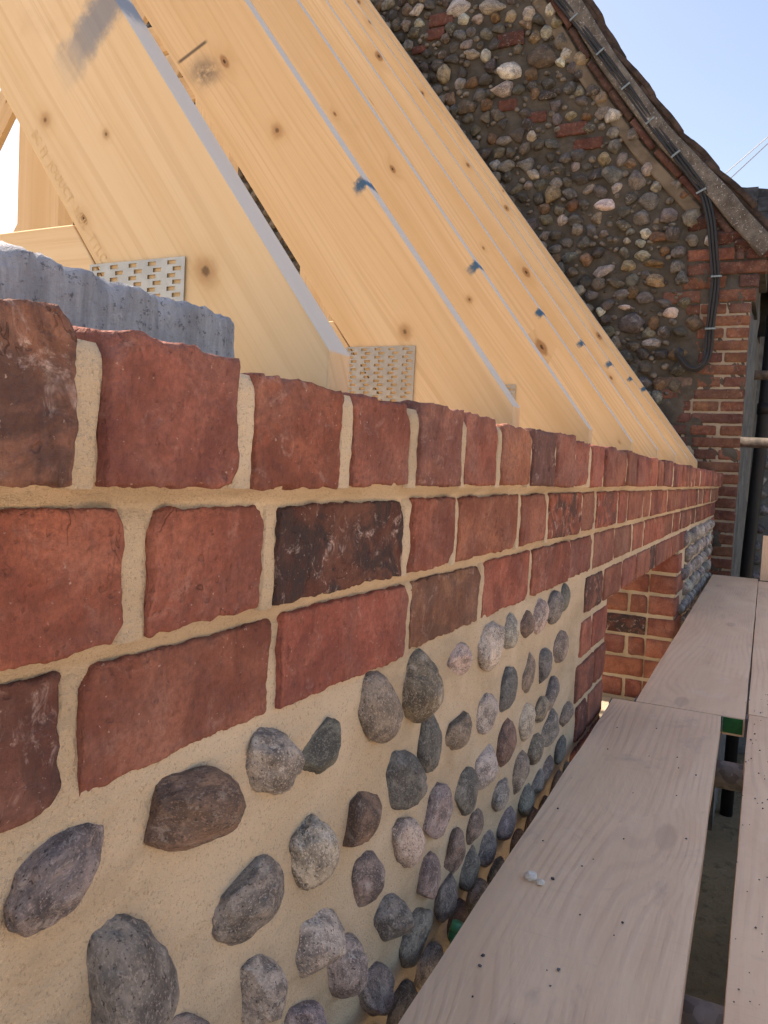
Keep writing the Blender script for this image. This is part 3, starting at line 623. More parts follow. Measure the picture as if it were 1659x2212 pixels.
def toloc(y, z): dy, dz = y - YT, z - ZT; return (dy * CA + dz * SA, -dy * SA + dz * CA)   # (along slope, normal)
vd = DEP / CA
ridge_t = ZT + SL * (YC - YT); ridge_b = ridge_t - vd
zlow = lambda y: ZT + SL * (y - YT) - vd
ylow = lambda z: YT + (z - ZT + vd) / SL
raf_me = prism('rafter', [toloc(*p) for p in ((YT, ZT), (YT, SEAT), (ylow(SEAT), SEAT), (YC - 0.001, zlow(YC - 0.001)), (YC - 0.001, ZT + SL * (YC - 0.001 - YT)))], 0, TH)
tie_me = prism('ceiling_tie', [(ylow(SEAT) + 0.002 - 3, SEAT), (2 * YC - ylow(SEAT) - 0.002 - 3, SEAT), (2 * YC - ylow(0.254) - 0.002 - 3, 0.254), (ylow(0.254) + 0.002 - 3, 0.254)], 0, TH)
Y0p, Y1p = 1.135, 1.262
post_me = prism('knee_post', [(0.256, -Y0p), (0.256, -Y1p), (zlow(Y1p) - 0.002, -Y1p), (zlow(Y0p) - 0.002, -Y0p)], 0, TH)
zc0, zc1 = 2.25, 2.40
col_me = prism('collar', [(ylow(zc0) + 0.002 - 3, zc0), (2 * YC - ylow(zc0) - 0.002 - 3, zc0), (2 * YC - ylow(zc1) - 0.002 - 3, zc1), (ylow(zc1) + 0.002 - 3, zc1)], 0, TH)
def plate_mesh(wd, ht, cols, pitch):
    V, F = [], []
    def quad(a, b, c, d):
        k = len(V); V.extend([(a, 0, c), (b, 0, c), (b, 0, d), (a, 0, d)]); F.append((k, k + 1, k + 2, k + 3))
    z = ht; r = 0; sl, sh = 0.0112, 0.0044; cp = wd / cols
    quad(0, wd, ht - 0.0026, ht); z = ht - 0.0026
    while z - pitch > 0.0:
        x = 0.0
        for c in range(cols):
            s0 = c * cp + 0.0035 + (0.0075 if r % 2 else 0.0)
            quad(x, s0, z - sh, z); x = s0 + sl
        quad(x, wd, z - sh, z); quad(0, wd, z - pitch, z - sh); z -= pitch; r += 1
    quad(0, wd, 0, z)
    return mesh('nail_plate', V, F)
np_me = plate_mesh(0.134, 0.142, 5, 0.0068); np_me.materials.append(M['plate'])
def rot_from(ax, ay, az): return Matrix((ax, ay, az)).transposed().to_4x4()
EX, EY, EZ = Vector((1, 0, 0)), Vector((0, 1, 0)), Vector((0, 0, 1))
ORD = ['nearest', 'second', 'third', 'fourth', 'fifth', 'sixth', 'seventh', 'farthest']
TX = [0.661, 1.248, 1.826, 2.406, 2.972, 3.535, 4.065, 4.520]
def put(name, me, parent, mtx, mat, color=None):
    o = obj(name, me, parent, mat); o.matrix_local = mtx
    if color: o.color = color
    return o
LBL = ['nearest spruce roof truss, with a long blue spray stroke at the picture top', 'second roof truss, with charcoal smears and a fully exposed nail plate', 'third roof truss from the camera, its nail plate showing only as a triangle',
       'fourth spruce roof truss from the camera, blue dot on its edge', 'fifth roof truss, in the middle of the receding row', 'sixth roof truss from the camera, narrow sliver in the row', 'seventh roof truss, last but one before the flint gable', 'farthest roof truss, standing right beside the flint gable']
for i, tx in enumerate(TX):
    t = tag(empty('roof_truss', (tx, YT, SEAT)), LBL[i], 'roof truss', 'roof trusses standing along the new wall')
    base = Matrix.Translation((0, -YT, -SEAT))
    mr = Matrix.Translation((TH, YT, ZT)) @ rot_from(Vector((0, CA, SA)), Vector((0, -SA, CA)), EX) @ Matrix.Translation((0, 0, -TH))
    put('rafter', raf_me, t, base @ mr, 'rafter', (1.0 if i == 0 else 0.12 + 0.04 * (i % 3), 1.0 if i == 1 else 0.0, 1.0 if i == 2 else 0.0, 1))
    mr2 = Matrix.Translation((0, 2 * YC - YT, ZT)) @ rot_from(Vector((0, -CA, SA)), Vector((0, SA, CA)), -EX) @ Matrix.Translation((0, 0, -TH))
    put('rafter', raf_me, t, base @ mr2, 'rafter', (0.1, 0, 0, 1))
    mt = Matrix.Translation((0, 3.0, 0)) @ rot_from(EY, EZ, EX)
    put('ceiling_tie', tie_me, t, base @ mt, 'wood'); put('collar', col_me, t, base @ mt, 'wood')
    mp = rot_from(EZ, -EY, EX)
    put('knee_post', post_me, t, base @ mp, 'wood')
    put('knee_post', post_me, t, base @ (Matrix.Translation((TH, 2 * YC, 0)) @ rot_from(EZ, EY, -EX)), 'wood')
    for y in (0.276,):
        q = put('nail_plate', np_me, t, base @ (Matrix.Translation((-0.0016, y + 0.134, 0.0645)) @ rot_from(-EY, EX, EZ)), 'plate')
        md = q.modifiers.new('thickness', 'SOLIDIFY'); md.thickness = 0.0012; md.offset = 1
    if i == 0:
        raf0 = [c for c in t.children if c.name.startswith('rafter')][0]
        cu = bpy.data.curves.new('grade_stamp', 'FONT'); cu.body = 'BC FJ  JOUUCT  HUL  TTLC'; cu.size = 0.0145; cu.space_character = 1.12; cu.extrude = 0
        tmp = bpy.data.objects.new('tmp', cu); COL.objects.link(tmp); bpy.context.view_layer.update()
        sm = bpy.data.meshes.new_from_object(tmp.evaluated_get(bpy.context.evaluated_depsgraph_get())); bpy.data.objects.remove(tmp)
        sm.materials.clear(); sm.materials.append(M['stamp'])
        so = obj('grade_stamp', sm, raf0); a0 = toloc(0.512, 0.362)
        # reads down the slope on the face turned to the camera
        so.matrix_local = Matrix.Translation((a0[0], a0[1], -0.0004)) @ rot_from(Vector((-1, 0, 0)), Vector((0, 1, 0)), Vector((0, 0, -1)))

# ------------------------------------------------------------------ old flint cottage gable
G = 4.64
VERGE = [(5.2, 2.30), (2.9, 5.72), (0.865, 2.69), (0.65, 2.340), (0.354, 1.930), (0.146, 1.695), (0.018, 1.553), (-0.057, 1.455), (-0.145, 1.352), (-0.225, 1.262)]
vy = [p[0] for p in VERGE][::-1]; vz = [p[1] for p in VERGE][::-1]
def verge_z(y): return np.interp(y, vy, vz)
cot = tag(empty('flint_cottage', (G, -0.1, GROUND)), 'old flint and brick cottage gable with brick quoin and tiled verge', 'cottage')
def C(o, par=None):
    if par is None: o.parent = cot; o.matrix_parent_inverse = Matrix.Translation((-G, 0.1, -GROUND))
    return o
ys = np.concatenate([np.arange(-0.10, 1.7, 0.014), np.arange(1.7, 5.2, 0.06)]); nzc = 190
tt = np.concatenate([np.linspace(0, 0.30, 8)[:-1], np.linspace(0.30, 1, nzc)])
YY = np.repeat(ys, len(tt)); top = verge_z(ys) - 0.10; ZZ = (GROUND - 0.1 + (top - GROUND + 0.1)[:, None] * tt[None, :]).ravel()
P = np.stack([0 * YY, YY, ZZ], 1); XX = G - 0.016 * fbm(P * 7, 4) - 0.014 * fbm(P * 24, 4)
XX = np.where(YY < -0.099, G, XX)
V = np.stack([XX, YY, ZZ], 1); nt_ = len(tt)
F = [(i * nt_ + j, i * nt_ + j + 1, (i + 1) * nt_ + j + 1, (i + 1) * nt_ + j) for i in range(len(ys) - 1) for j in range(nt_ - 1)]
C(obj('gable_wall', mesh('gable_wall', V, F, True), mat='oldmortar'))
# flank wall running back from the quoin, seen almost edge on
xs2 = np.linspace(G - 0.004, G + 2.6, 90); zs2 = np.linspace(GROUND, 1.30, 110)
A, B = np.meshgrid(xs2, zs2, indexing='ij'); P = np.stack([A.ravel(), 0 * A.ravel(), B.ravel()], 1); yyf = -0.100 - 0.012 * fbm(P * 8, 4)
yyf = np.where(P[:, 0] < G, -0.1, yyf)
F = [(i * 110 + j, (i + 1) * 110 + j, (i + 1) * 110 + j + 1, i * 110 + j + 1) for i in range(89) for j in range(109)]
C(obj('flank_wall', mesh('flank_wall', np.stack([P[:, 0], yyf, P[:, 2]], 1), F, True), mat='whitemortar'))
pool2 = [stone_mesh(600 + k, 3, 3, 0.42, [0, 0.2, 0, 0.4][k % 4]) for k in range(16)]
GCOL = [(0.080, 0.076, 0.067)] * 7 + [(0.108, 0.096, 0.076)] * 6 + [(0.100, 0.101, 0.100)] * 7 + [(0.175, 0.168, 0.152)] * 4 + [(0.31, 0.30, 0.275)] * 2 + [(0.125, 0.078, 0.046)] * 1 + [(0.17, 0.125, 0.075)] + [(0.055, 0.05, 0.048)] * 4
# the marked pieces: y, z, half width, half height, kind
SPECIAL = [(1.758,2.748,0.08,0.04,'R'), (1.787,2.67,0.061,0.036,'R'), (1.304,2.549,0.083,0.044,'RW'), (1.897,2.592,0.046,0.024,'R'), (1.299,2.167,0.058,0.036,'R'),
 (1.115,2.072,0.056,0.033,'R'), (0.906,1.976,0.085,0.039,'R'), (0.808,1.881,0.081,0.035,'R'), (1.649,2.8,0.093,0.052,'W'), (1.436,2.761,0.092,0.044,'P'),
 (1.298,2.366,0.091,0.051,'W'), (1.542,2.507,0.053,0.03,'P'), (1.332,2.266,0.08,0.042,'P'), (1.106,2.417,0.099,0.057,'B'), (1.451,2.48,0.034,0.035,'W'),
 (0.99,2.362,0.029,0.031,'W'), (1.074,2.672,0.037,0.035,'W'), (1.034,2.586,0.037,0.038,'T'), (1.196,2.671,0.038,0.045,'P'), (0.876,2.356,0.045,0.052,'T'),
 (0.929,2.206,0.043,0.036,'K'), (0.678,2.021,0.042,0.048,'W'), (0.749,2.125,0.031,0.041,'T'), (1.16,1.808,0.054,0.038,'G'), (0.66,1.692,0.058,0.051,'G'),
 (0.999,1.613,0.051,0.051,'T'), (0.691,1.532,0.059,0.034,'W'), (0.727,1.454,0.031,0.037,'T'), (0.859,1.826,0.048,0.039,'K'), (1.287,1.81,0.057,0.037,'G'),
 (1.516,2.705,0.041,0.032,'P'), (1.606,2.718,0.035,0.037,'W'), (1.404,2.693,0.031,0.03,'O'), (1.312,2.682,0.043,0.037,'T'), (0.915,2.052,0.031,0.025,'T'),
 (0.822,2.034,0.031,0.025,'O'), (1.161,2.322,0.045,0.043,'O'), (1.719,2.42,0.047,0.05,'T'), (1.552,2.196,0.055,0.052,'B'), (1.434,2.187,0.044,0.037,'O'),
 (0.679,2.023,0.042,0.049,'W'), (0.563,1.898,0.038,0.038,'G'), (0.67,1.925,0.037,0.034,'G'), (0.656,1.847,0.036,0.042,'G'), (0.612,1.775,0.034,0.041,'G'),
 (0.71,1.781,0.04,0.04,'T'), (0.529,1.651,0.051,0.053,'G'), (0.658,1.693,0.056,0.05,'G'), (0.471,1.699,0.037,0.041,'P'), (0.421,1.604,0.036,0.032,'P'),
 (0.317,1.601,0.036,0.029,'G'), (0.271,1.541,0.027,0.021,'O'), (0.445,1.532,0.059,0.05,'G'), (0.349,1.439,0.054,0.04,'G'), (0.218,1.421,0.055,0.052,'G'),
 (0.486,1.443,0.05,0.04,'G'), (0.684,1.531,0.058,0.033,'W'), (0.722,1.449,0.036,0.037,'T'), (0.457,1.356,0.033,0.031,'W'), (0.311,1.338,0.046,0.051,'K'),
 (0.209,1.301,0.036,0.033,'G'), (0.134,1.289,0.024,0.026,'W'), (0.351,1.249,0.026,0.027,'O'), (0.282,1.241,0.034,0.035,'G'), (0.466,1.231,0.046,0.03,'P'),
 (0.566,1.253,0.031,0.034,'G'), (0.543,1.181,0.047,0.032,'T'), (0.287,1.156,0.039,0.037,'G'), (0.399,1.184,0.065,0.025,'O'), (0.387,1.093,0.052,0.036,'T'),
 (0.294,0.918,0.043,0.033,'W'), (0.442,1.0,0.049,0.035,'G'), (0.56,1.027,0.044,0.03,'G'), (0.501,0.862,0.067,0.063,'K'), (0.383,0.864,0.029,0.043,'O'),
 (0.174,0.857,0.048,0.043,'B'), (0.543,0.952,0.044,0.015,'W'), (0.677,0.936,0.025,0.027,'W'), (0.541,1.372,0.028,0.019,'G'), (0.683,1.369,0.029,0.024,'G'),
 (0.619,1.33,0.016,0.015,'G'), (0.558,1.319,0.02,0.019,'P'), (0.483,1.301,0.026,0.025,'P')]
placed = []
def gstone(y, z, hw, hh, col, al, rot=0.0, proud=0.03, stuff=None):
    me = pool2[rs.integers(16)]
    if stuff is not None: stuff.append((me, (G - 0.004, y, z), (proud, hw, hh), rot)); return
    o = obj('flint', me, mat='stone', color=(*tint(col, 0.18), al)); o.location = (G - 0.004, y, z); o.scale = (proud, hw, hh); o.rotation_euler = (rot, 0, rs.choice([0, math.pi]))
    C(o)
def gbrick(y0, y1, z0, z1, col=None, burn=None, proud=0.006, par=None, rot=0.0, L=None):
    bseed[0] += 1; W_, H_ = y1 - y0, z1 - z0
    me = brick_mesh(W_, 0.06, H_, 0.010, bseed[0], 1.0)
    c = tint(col or [(0.20, 0.085, 0.055), (0.165, 0.075, 0.055), (0.14, 0.068, 0.052), (0.22, 0.105, 0.06)][rs.integers(4)], 0.2)
    o = obj('brick', me, mat='brick', color=(*c, float(rs.uniform(0.05, 0.5)) if burn is None else burn))
    o.location = (G - proud + 0.03, (y0 + y1) / 2, (z0 + z1) / 2); o.rotation_euler = (rot + rs.uniform(-0.01, 0.01), 0, -math.pi / 2)
    return C(o)
KC = dict(W=((0.46, 0.445, 0.41), 0.4), P=((0.29, 0.275, 0.24), 0.3), T=((0.225, 0.185, 0.125), 0.2), O=((0.145, 0.088, 0.046), 0.05), G=((0.150, 0.144, 0.138), 0.10), K=((0.075, 0.072, 0.072), 0.15), B=((0.095, 0.078, 0.056), 0.03))
for (y, z, hw, hh, k) in SPECIAL:
    if any((y - a) ** 2 + (z - b) ** 2 < 0.0004 for a, b, _ in placed): continue
    placed.append((y, z, max(hw, hh * 0.9)))
    if k[0] == 'R': gbrick(y - hw, y + hw, z - hh * 0.9, z + hh * 0.9, (0.125, 0.047, 0.034), 0.8 if k == 'RW' else 0.35, 0.014)
    else: gstone(y, z, hw, hh, KC[k][0], KC[k][1], rs.uniform(-0.25, 0.25), 0.020 + 0.35 * min(hw, hh))
def under_truss(y, z): return z < 0.153 + (y - 0.109) * 1.346 - 0.07
hidden = []
row = 0; z = -0.62
while z < 5.4:
    y = 0.12 + rs.uniform(0, 0.05)
    while y < 4.8:
        hw, hh = rs.uniform(0.030, 0.054), rs.uniform(0.026, 0.041); yy_, zz_ = y + rs.uniform(-0.012, 0.012), z + rs.uniform(-0.016, 0.016)
        ok = zz_ < verge_z(yy_) - 0.40 and not (zz_ < 0.98 and yy_ < 0.27 - 0.1 * (zz_ > 0.5)) and not (0.98 <= zz_ < 1.27 and yy_ < 0.25) and not (zz_ < 0.42 and yy_ < 0.43)
        if ok and all((yy_ - a) ** 2 + (zz_ - b) ** 2 > (r_ * 0.68 + hw * 0.70) ** 2 for a, b, r_ in placed):
            vis = not under_truss(yy_, zz_) and zz_ < 3.05; al = float(rs.choice([0.02, 0.08, 0.3]))
            gstone(yy_, zz_, hw, hh, GCOL[rs.integers(len(GCOL))], al, rs.uniform(-0.6, 0.6), rs.uniform(0.022, 0.036), None if vis else hidden)
            if vis: placed.append((yy_, zz_, hw))
        y += rs.uniform(0.070, 0.098)
    z += 0.072; row += 1
for _ in range(4000):                                        # small flints and chips packed between the larger ones
    yy_ = rs.uniform(0.12, 2.3); zz_ = rs.uniform(-0.1, 3.1); hw = rs.uniform(0.010, 0.024)
    if zz_ > verge_z(yy_) - 0.40 or (zz_ < 0.98 and yy_ < 0.27) or (0.98 <= zz_ < 1.27 and yy_ < 0.25) or (zz_ < 0.42 and yy_ < 0.45): continue
    if all((yy_ - a) ** 2 + (zz_ - b) ** 2 > (r_ * 0.74 + hw * 0.85) ** 2 for a, b, r_ in placed):
        placed.append((yy_, zz_, hw)); hidden.append((None, (G - 0.006, yy_, zz_), (hw * 0.8, hw, hw * rs.uniform(0.6, 0.95)), rs.uniform(-0.6, 0.6)))
V, F = [], []
v2, f2 = ICO[2]
for (me, loc, sc, rot) in hidden:
    k = len(V); c_, s_ = math.cos(rot), math.sin(rot); q = v2 * (1 + 0.15 * fbm(v2 * 1.3 + loc[1] * 7 + loc[2] * 3, 2))[:, None] * np.array(sc)
    q = np.stack([q[:, 0], q[:, 1] * c_ - q[:, 2] * s_, q[:, 1] * s_ + q[:, 2] * c_], 1) + np.array(loc); V += q.tolist(); F += [tuple(i + k for i in t_) for t_ in f2]
ho = obj('flint_mass', mesh('flint_mass', V, F, True), mat='chips'); ho['kind'] = 'stuff'; C(ho)
# quoin bricks, repointed in cream below, old and grey above
C(obj('repointing', boxes('repointing', [(G - 0.002, G + 0.02, -0.0985, 0.150, -0.95, 0.955), (G - 0.0019, G + 0.02, 0.1501, 0.20, -0.95, 0.45)]), mat='repoint'))
z = 0.952; r = 0; CP = 0.0645
while z > -0.95:
    z0, z1 = z - 0.052, z
    j = lambda: rs.uniform(-0.004, 0.004)
    if r % 2: gbrick(-0.100, 0.143 + rs.uniform(-0.02, 0.02), z0, z1)
    else:
        gbrick(-0.100, 0.008 + j(), z0, z1); gbrick(0.022 + j(), 0.138 + rs.uniform(-0.01, 0.02), z0, z1)
    if r in (0,): gbrick(0.15, 0.22, z0, z1)
    if z < 0.62:
        a = 0.155 + rs.uniform(0, 0.012); gbrick(a, a + rs.choice([0.10, 0.2]), z0, z1, [(0.15, 0.075, 0.06), (0.17, 0.14, 0.12), (0.12, 0.07, 0.06)][rs.integers(3)])
        if z < 0.42: gbrick(a + 0.22, a + 0.22 + rs.choice([0.11, 0.2]), z0, z1, [(0.15, 0.075, 0.06), (0.17, 0.14, 0.12)][rs.integers(2)])
    z -= CP; r += 1
for k, (zt, bl) in enumerate([(1.245, [(-0.235, -0.06), (-0.048, -0.012), (-0.002, 0.232)]), (1.170, [(-0.165, 0.085), (0.095, 0.228)]), (1.098, [(-0.128, -0.035), (0.03, 0.245)]), (1.026, [(-0.120, 0.06), (0.15, 0.345)])]):
    for (a, b) in bl: gbrick(a, b, zt - 0.062, zt, [(0.25, 0.10, 0.065), (0.145, 0.068, 0.055), (0.26, 0.105, 0.06), (0.20, 0.09, 0.06)][k] if b > 0.05 else (0.115, 0.062, 0.055), 0.35, 0.008)
C(obj('corbel_core', boxes('corbel_core', [(G + 0.002, G + 0.5, -0.225, -0.0995, 1.19, 1.243), (G + 0.002, G + 0.5, -0.155, -0.0996, 1.108, 1.1895), (G + 0.0025, G + 0.5, -0.118, -0.0997, 0.955, 1.1075)]), mat='oldmortar'))
# verge: mortar fillet, brick edging under it, tile edges above it
def along(s):      # point on the verge at arc length from the eave end, and its unit tangent
    pts = [np.array(p) for p in VERGE[::-1]][:-1]
    for a, b in zip(pts[:-1], pts[1:]):
        l = np.linalg.norm(b - a)
        if s <= l: return a + (b - a) * s / l, (b - a) / l
        s -= l
    return pts[-1], (pts[-1] - pts[-2]) / np.linalg.norm(pts[-1] - pts[-2])
def strip(name, o0, o1, x0, x1, mat, n=150, smax=5.4, amp=0.006, rows=6, smin=0.0):
    """band that follows the verge between two depths below it, standing proud of the gable"""
    V, F = [], []
    sec = [(x1, o0)] + [(x0, o0 + (o1 - o0) * k / rows) for k in range(rows + 1)] + [(x1, o1)]
    for i in range(n + 1):
        p, t = along(smin + (smax - smin) * i / n); nrm = np.array([-t[1], t[0]]);  nrm = nrm if nrm[1] > 0 else -nrm
        for (x, o) in sec:
            q = p - nrm * o; V.append((x, q[0], q[1]))
    V = np.array(V); V[:, 0] -= amp * fbm(V * 16, 4) * (V[:, 0] < x1 - 1e-6); V[:, 1:] += 0.3 * amp * fbm(V * 20 + 7, 3)[:, None]
    ns = len(sec); F = [(i * ns + k, (i + 1) * ns + k, (i + 1) * ns + k + 1, i * ns + k + 1) for i in range(n) for k in range(ns - 1)]
    return obj(name, mesh(name, V, F, True), mat=mat)
C(strip('verge_mortar', 0.030, 0.125, G - 0.055, G + 0.05, 'lichen'))
C(strip('verge_render', 0.18, 0.245, G - 0.016, G + 0.05, 'sandband', amp=0.012, smin=0.42))
s = 0.30
while s < 3.4:
    p, t = along(s); n_ = np.array([-t[1], t[0]]); n_ = n_ if n_[1] > 0 else -n_
    q = p - n_ * 0.150; ln = rs.uniform(0.19, 0.22); bseed[0] += 1
    c = tint([(0.10, 0.042, 0.030), (0.05, 0.032, 0.028), (0.075, 0.036, 0.029)][rs.integers(3)], 0.2)
    o = obj('brick', brick_mesh(ln, 0.07, 0.034, 0.014, bseed[0], 1.5), mat='brick', color=(*c, 0.3)); o.location = (G - 0.030 + 0.035, q[0], q[1])
    o.rotation_euler = (math.atan2(t[1], t[0]), 0, 0); o.rotation_euler = (rot_from(Vector((0, t[0], t[1])), Vector((1, 0, 0)), Vector((0, t[0], t[1])).cross(Vector((1, 0, 0))))).to_euler(); C(o); s += ln + 0.012
# tumbled black bricks in the kneeler
for (a, b, ang) in [(0.165, 1.405, -0.86), (0.035, 1.318, -0.86), (-0.075, 1.275, -0.8)]:
    bseed[0] += 1; o = obj('brick', brick_mesh(0.15, 0.07, 0.10, 0.014, bseed[0], 1.2), mat='brick', color=(0.10, 0.045, 0.04, 0.9)); o.location = (G + 0.022, a, b); o.rotation_euler = (-ang * -1, 0, -math.pi / 2); C(o)
roof = empty('roof', (0, 0, 0)); C(roof)
V, F = [], []; pts = [np.array(p) for p in VERGE]
for (y, z) in pts: V += [(G - 0.03, y, z - 0.012), (G + 6, y, z - 0.012), (G - 0.03, y, z - 0.060), (G + 6, y, z - 0.060)]
for i in range(len(pts) - 1):
    a = 4 * i; F += [(a, a + 4, a + 5, a + 1), (a + 2, a + 3, a + 7, a + 6), (a, a + 2, a + 6, a + 4), (a + 1, a + 5, a + 7, a + 3)]
F += [(0, 1, 3, 2), (len(V) - 4, len(V) - 2, len(V) - 1, len(V) - 3)]
o = obj('roof_slope', mesh('roof_slope', V, F), mat='tile'); o.parent = roof
tile_pool = []
for k in range(5):
    P, F = lattice(0.36, 0.26, 0.030, 18, 10, 3); P[:, 2] += 0.012 * np.cos(P[:, 0] / 0.36 * math.pi) + 0.006 * fbm(P * 14 + k * 9, 3) ; P[:, 2] *= 1.0
    P[:, 0] += 0.008 * fbm(P * 20 + k, 2); me = mesh('roof_tile', P, F, True); me.materials.append(M['tile']); tile_pool.append(me)
s = 0.0; k = 0
while s < 5.2:
    p, t = along(s + 0.13); n_ = np.array([-t[1], t[0]]); n_ = n_ if n_[1] > 0 else -n_
    q = p - n_ * 0.014; d = Vector((0, t[0], t[1])); up = Vector((0, n_[0], n_[1])); d = (d - 0.075 * up).normalized(); up = Vector((1, 0, 0)).cross(d); up = up if up.z > 0 else -up
    o = obj('roof_tile', tile_pool[k % 5]); o.parent = roof; o.matrix_local = Matrix.Translation((G + 0.098 + rs.uniform(-0.012, 0.012), q[0], q[1])) @ rot_from(d, up.cross(d), up); s += 0.285 + rs.uniform(-0.015, 0.015); k += 1

# ------------------------------------------------------------------ cables down the gable
cabs = tag(empty('cable_bundle', (G - 0.05, 0.09, 0.7)), 'bundle of three black cables clipped down the flint gable, hooked at its end', 'cable')
CAB = [(1.30, 3.07), (1.02, 2.698), (0.92, 2.569), (0.759, 2.353), (0.608, 2.142), (0.466, 1.938), (0.322, 1.744), (0.22, 1.607), (0.169, 1.529), (0.126, 1.393), (0.102, 1.247), (0.081, 1.078), (0.082, 0.957), (0.088, 0.812), (0.09, 0.703)]
HOOK = [(0.104, 0.635), (0.141, 0.601), (0.188, 0.614), (0.221, 0.649), (0.239, 0.681)]
def K(o): o.parent = cabs; o.matrix_parent_inverse = Matrix.Translation((-(G - 0.05), -0.09, -0.7)); return o
for k, off in enumerate((-0.0155, 0.0, 0.0155)):
    base = CAB + (HOOK if True else [])
    b = [np.array(p) for p in base]; pts = []
    for i, p in enumerate(b):
        t = b[min(i + 1, len(b) - 1)] - b[max(i - 1, 0)]; t = t / np.linalg.norm(t); nn = np.array([-t[1], t[0]])
        w = off * (1.0 if i < len(CAB) else 0.55); q = p + nn * w; pts.append((G - 0.052 - (0.010 if k == 1 and i >= len(CAB) else 0) - 0.004 * math.sin(i * 2.1 + k), q[0], q[1]))
    K(obj('cable', shade(tube('cable', smooth_path(pts, 7), 0.0076, 10)), mat='cable'))
for i, (y, z) in enumerate([(0.92, 2.569), (0.759, 2.353), (0.608, 2.142), (0.466, 1.938), (0.322, 1.744), (0.181, 1.535), (0.075, 1.084), (0.086, 0.812)]):
    a = math.atan2(1.35, 1.0) if i < 6 else math.pi / 2
    if i == 5: a = 1.1
    cl = K(obj('clip', prism('clip', [(-0.027, -0.005), (0.027, -0.005), (0.027, 0.005), (-0.027, 0.005)], -0.003, 0.003, 0.001), mat='clip'))
    d = Vector((0, math.cos(a + math.pi / 2), math.sin(a + math.pi / 2))); cl.matrix_world = Matrix.Translation((G - 0.066, y, z)) @ rot_from(d, d.cross(EX) * -1, EX) 
    K(cl); cl.matrix_basis = Matrix.Translation((G - 0.066, y, z)) @ rot_from(d, EX.cross(d), EX)
cab_end = obj('cap', shade(tube('cap', [(G - 0.045, 0.235, 0.690), (G - 0.060, 0.235, 0.690)], 0.026, 20)), mat='cable'); K(cab_end)

# ------------------------------------------------------------------ downpipe, annex and wires at the far right
dp = tag(empty('downpipe', (4.9, -0.16, GROUND)), 'black plastic downpipe beside the old brick quoin', 'downpipe')
def D_(o): o.parent = dp; o.matrix_parent_inverse = Matrix.Translation((-4.9, 0.16, -GROUND)); return o
D_(obj('pipe', shade(tube('pipe', [(4.9, -0.158, GROUND), (4.9, -0.168, -0.45), (4.9, -0.195, 0.35), (4.9, -0.206, 0.95)], 0.034, 20)), mat='pipe'))
for z, y in ((0.42, -0.1965), (-1.3, -0.164)): D_(obj('collar', shade(tube('collar', [(4.9, y, z - 0.03), (4.9, y, z + 0.03)], 0.040, 20)), mat='pipe'))
an = tag(empty('flint_annex', (6.0, -1.0, GROUND)), 'pale mortared flint annex wall behind the downpipe, dark panel painted as eaves shade above', 'annex')
def A_(o): o.parent = an; o.matrix_parent_inverse = Matrix.Translation((-6.0, 1.0, -GROUND)); return o
ysa = np.linspace(-2.2, -0.115, 60); zsa = np.linspace(GROUND, 1.0, 90); A, B = np.meshgrid(ysa, zsa, indexing='ij'); P = np.stack([0 * A.ravel(), A.ravel(), B.ravel()], 1)
F = [(i * 90 + j, i * 90 + j + 1, (i + 1) * 90 + j + 1, (i + 1) * 90 + j) for i in range(59) for j in range(89)]
A_(obj('wall', mesh('wall', np.stack([6.0 - 0.015 * fbm(P * 7, 3), P[:, 1], P[:, 2]], 1), F, True), mat='whitemortar'))
for z in np.arange(-0.75, 1.0, 0.115):
    for y in np.arange(-0.62, -0.12, 0.105):
        o = obj('flint', pool2[rs.integers(16)], mat='stone', color=(*tint([(0.07, 0.07, 0.075), (0.16, 0.16, 0.17), (0.30, 0.30, 0.31)][rs.integers(3)]), 0.1)); o.location = (6.0, y + rs.uniform(-0.02, 0.02), z + rs.uniform(-0.02, 0.02)); o.scale = (0.035, rs.uniform(0.03, 0.048), rs.uniform(0.026, 0.04)); A_(o)
A_(obj('eaves_shade_panel', boxes('eaves_shade_panel', [(6.02, 6.3, -2.2, 0.12, 1.0005, 1.60)]), mat='eaves_shade'))  # dark panel standing in for the shaded void under the eaves
A_(obj('gable_slates', mesh('gable_slates', [(6.0, 0.45, 1.55), (6.0, -2.2, 1.55), (6.0, -2.2, 1.62), (6.0, 0.12, 2.02), (6.0, 0.45, 2.05), (9, 0.45, 1.55), (9, -2.2, 1.55), (9, -2.2, 1.62), (9, 0.12, 2.02), (9, 0.45, 2.05)],
     [(0, 4, 3, 2, 1), (5, 6, 7, 8, 9), (2, 3, 8, 7), (3, 4, 9, 8), (0, 1, 6, 5), (1, 2, 7, 6), (4, 0, 5, 9)]), mat='slate'))
for z in np.arange(1.62, 1.98, 0.072):
    y1 = 0.12 - 0.0; y = -1.1
    while y < 0.10:
        if z + 0.07 < 1.62 + (y + 2.2) * (0.40 / 2.32): 
            o = obj('slate', bpy.data.meshes['hung_slate'] if 'hung_slate' in bpy.data.meshes else boxes('hung_slate', [(-0.008, 0, 0.002, 0.148, 0, 0.095)]), mat='slate'); o.location = (5.999 - rs.uniform(0.001, 0.006), y, z); o.rotation_euler = (rs.uniform(-0.03, 0.03), 0.09, 0); A_(o)
        y += 0.152
for k, (pa, pb) in enumerate([((14, 1.20, 4.60), (14, -2.5, 7.90)), ((14, 1.00, 4.59), (14, -2.5, 8.04))]):
    a, b = Vector(pa), Vector(pb); pts = [a.lerp(b, t / 12) + Vector((0, 0, -0.35 * (1 - (t / 6 - 1) ** 2) * 0.15)) for t in range(13)]
    tag(obj('overhead_wire', tube('overhead_wire', pts, 0.0075, 6), mat='wire'), ['upper of two thin grey overhead wires crossing the sky', 'lower, fainter of the two overhead wires in the sky'][k], 'wire')

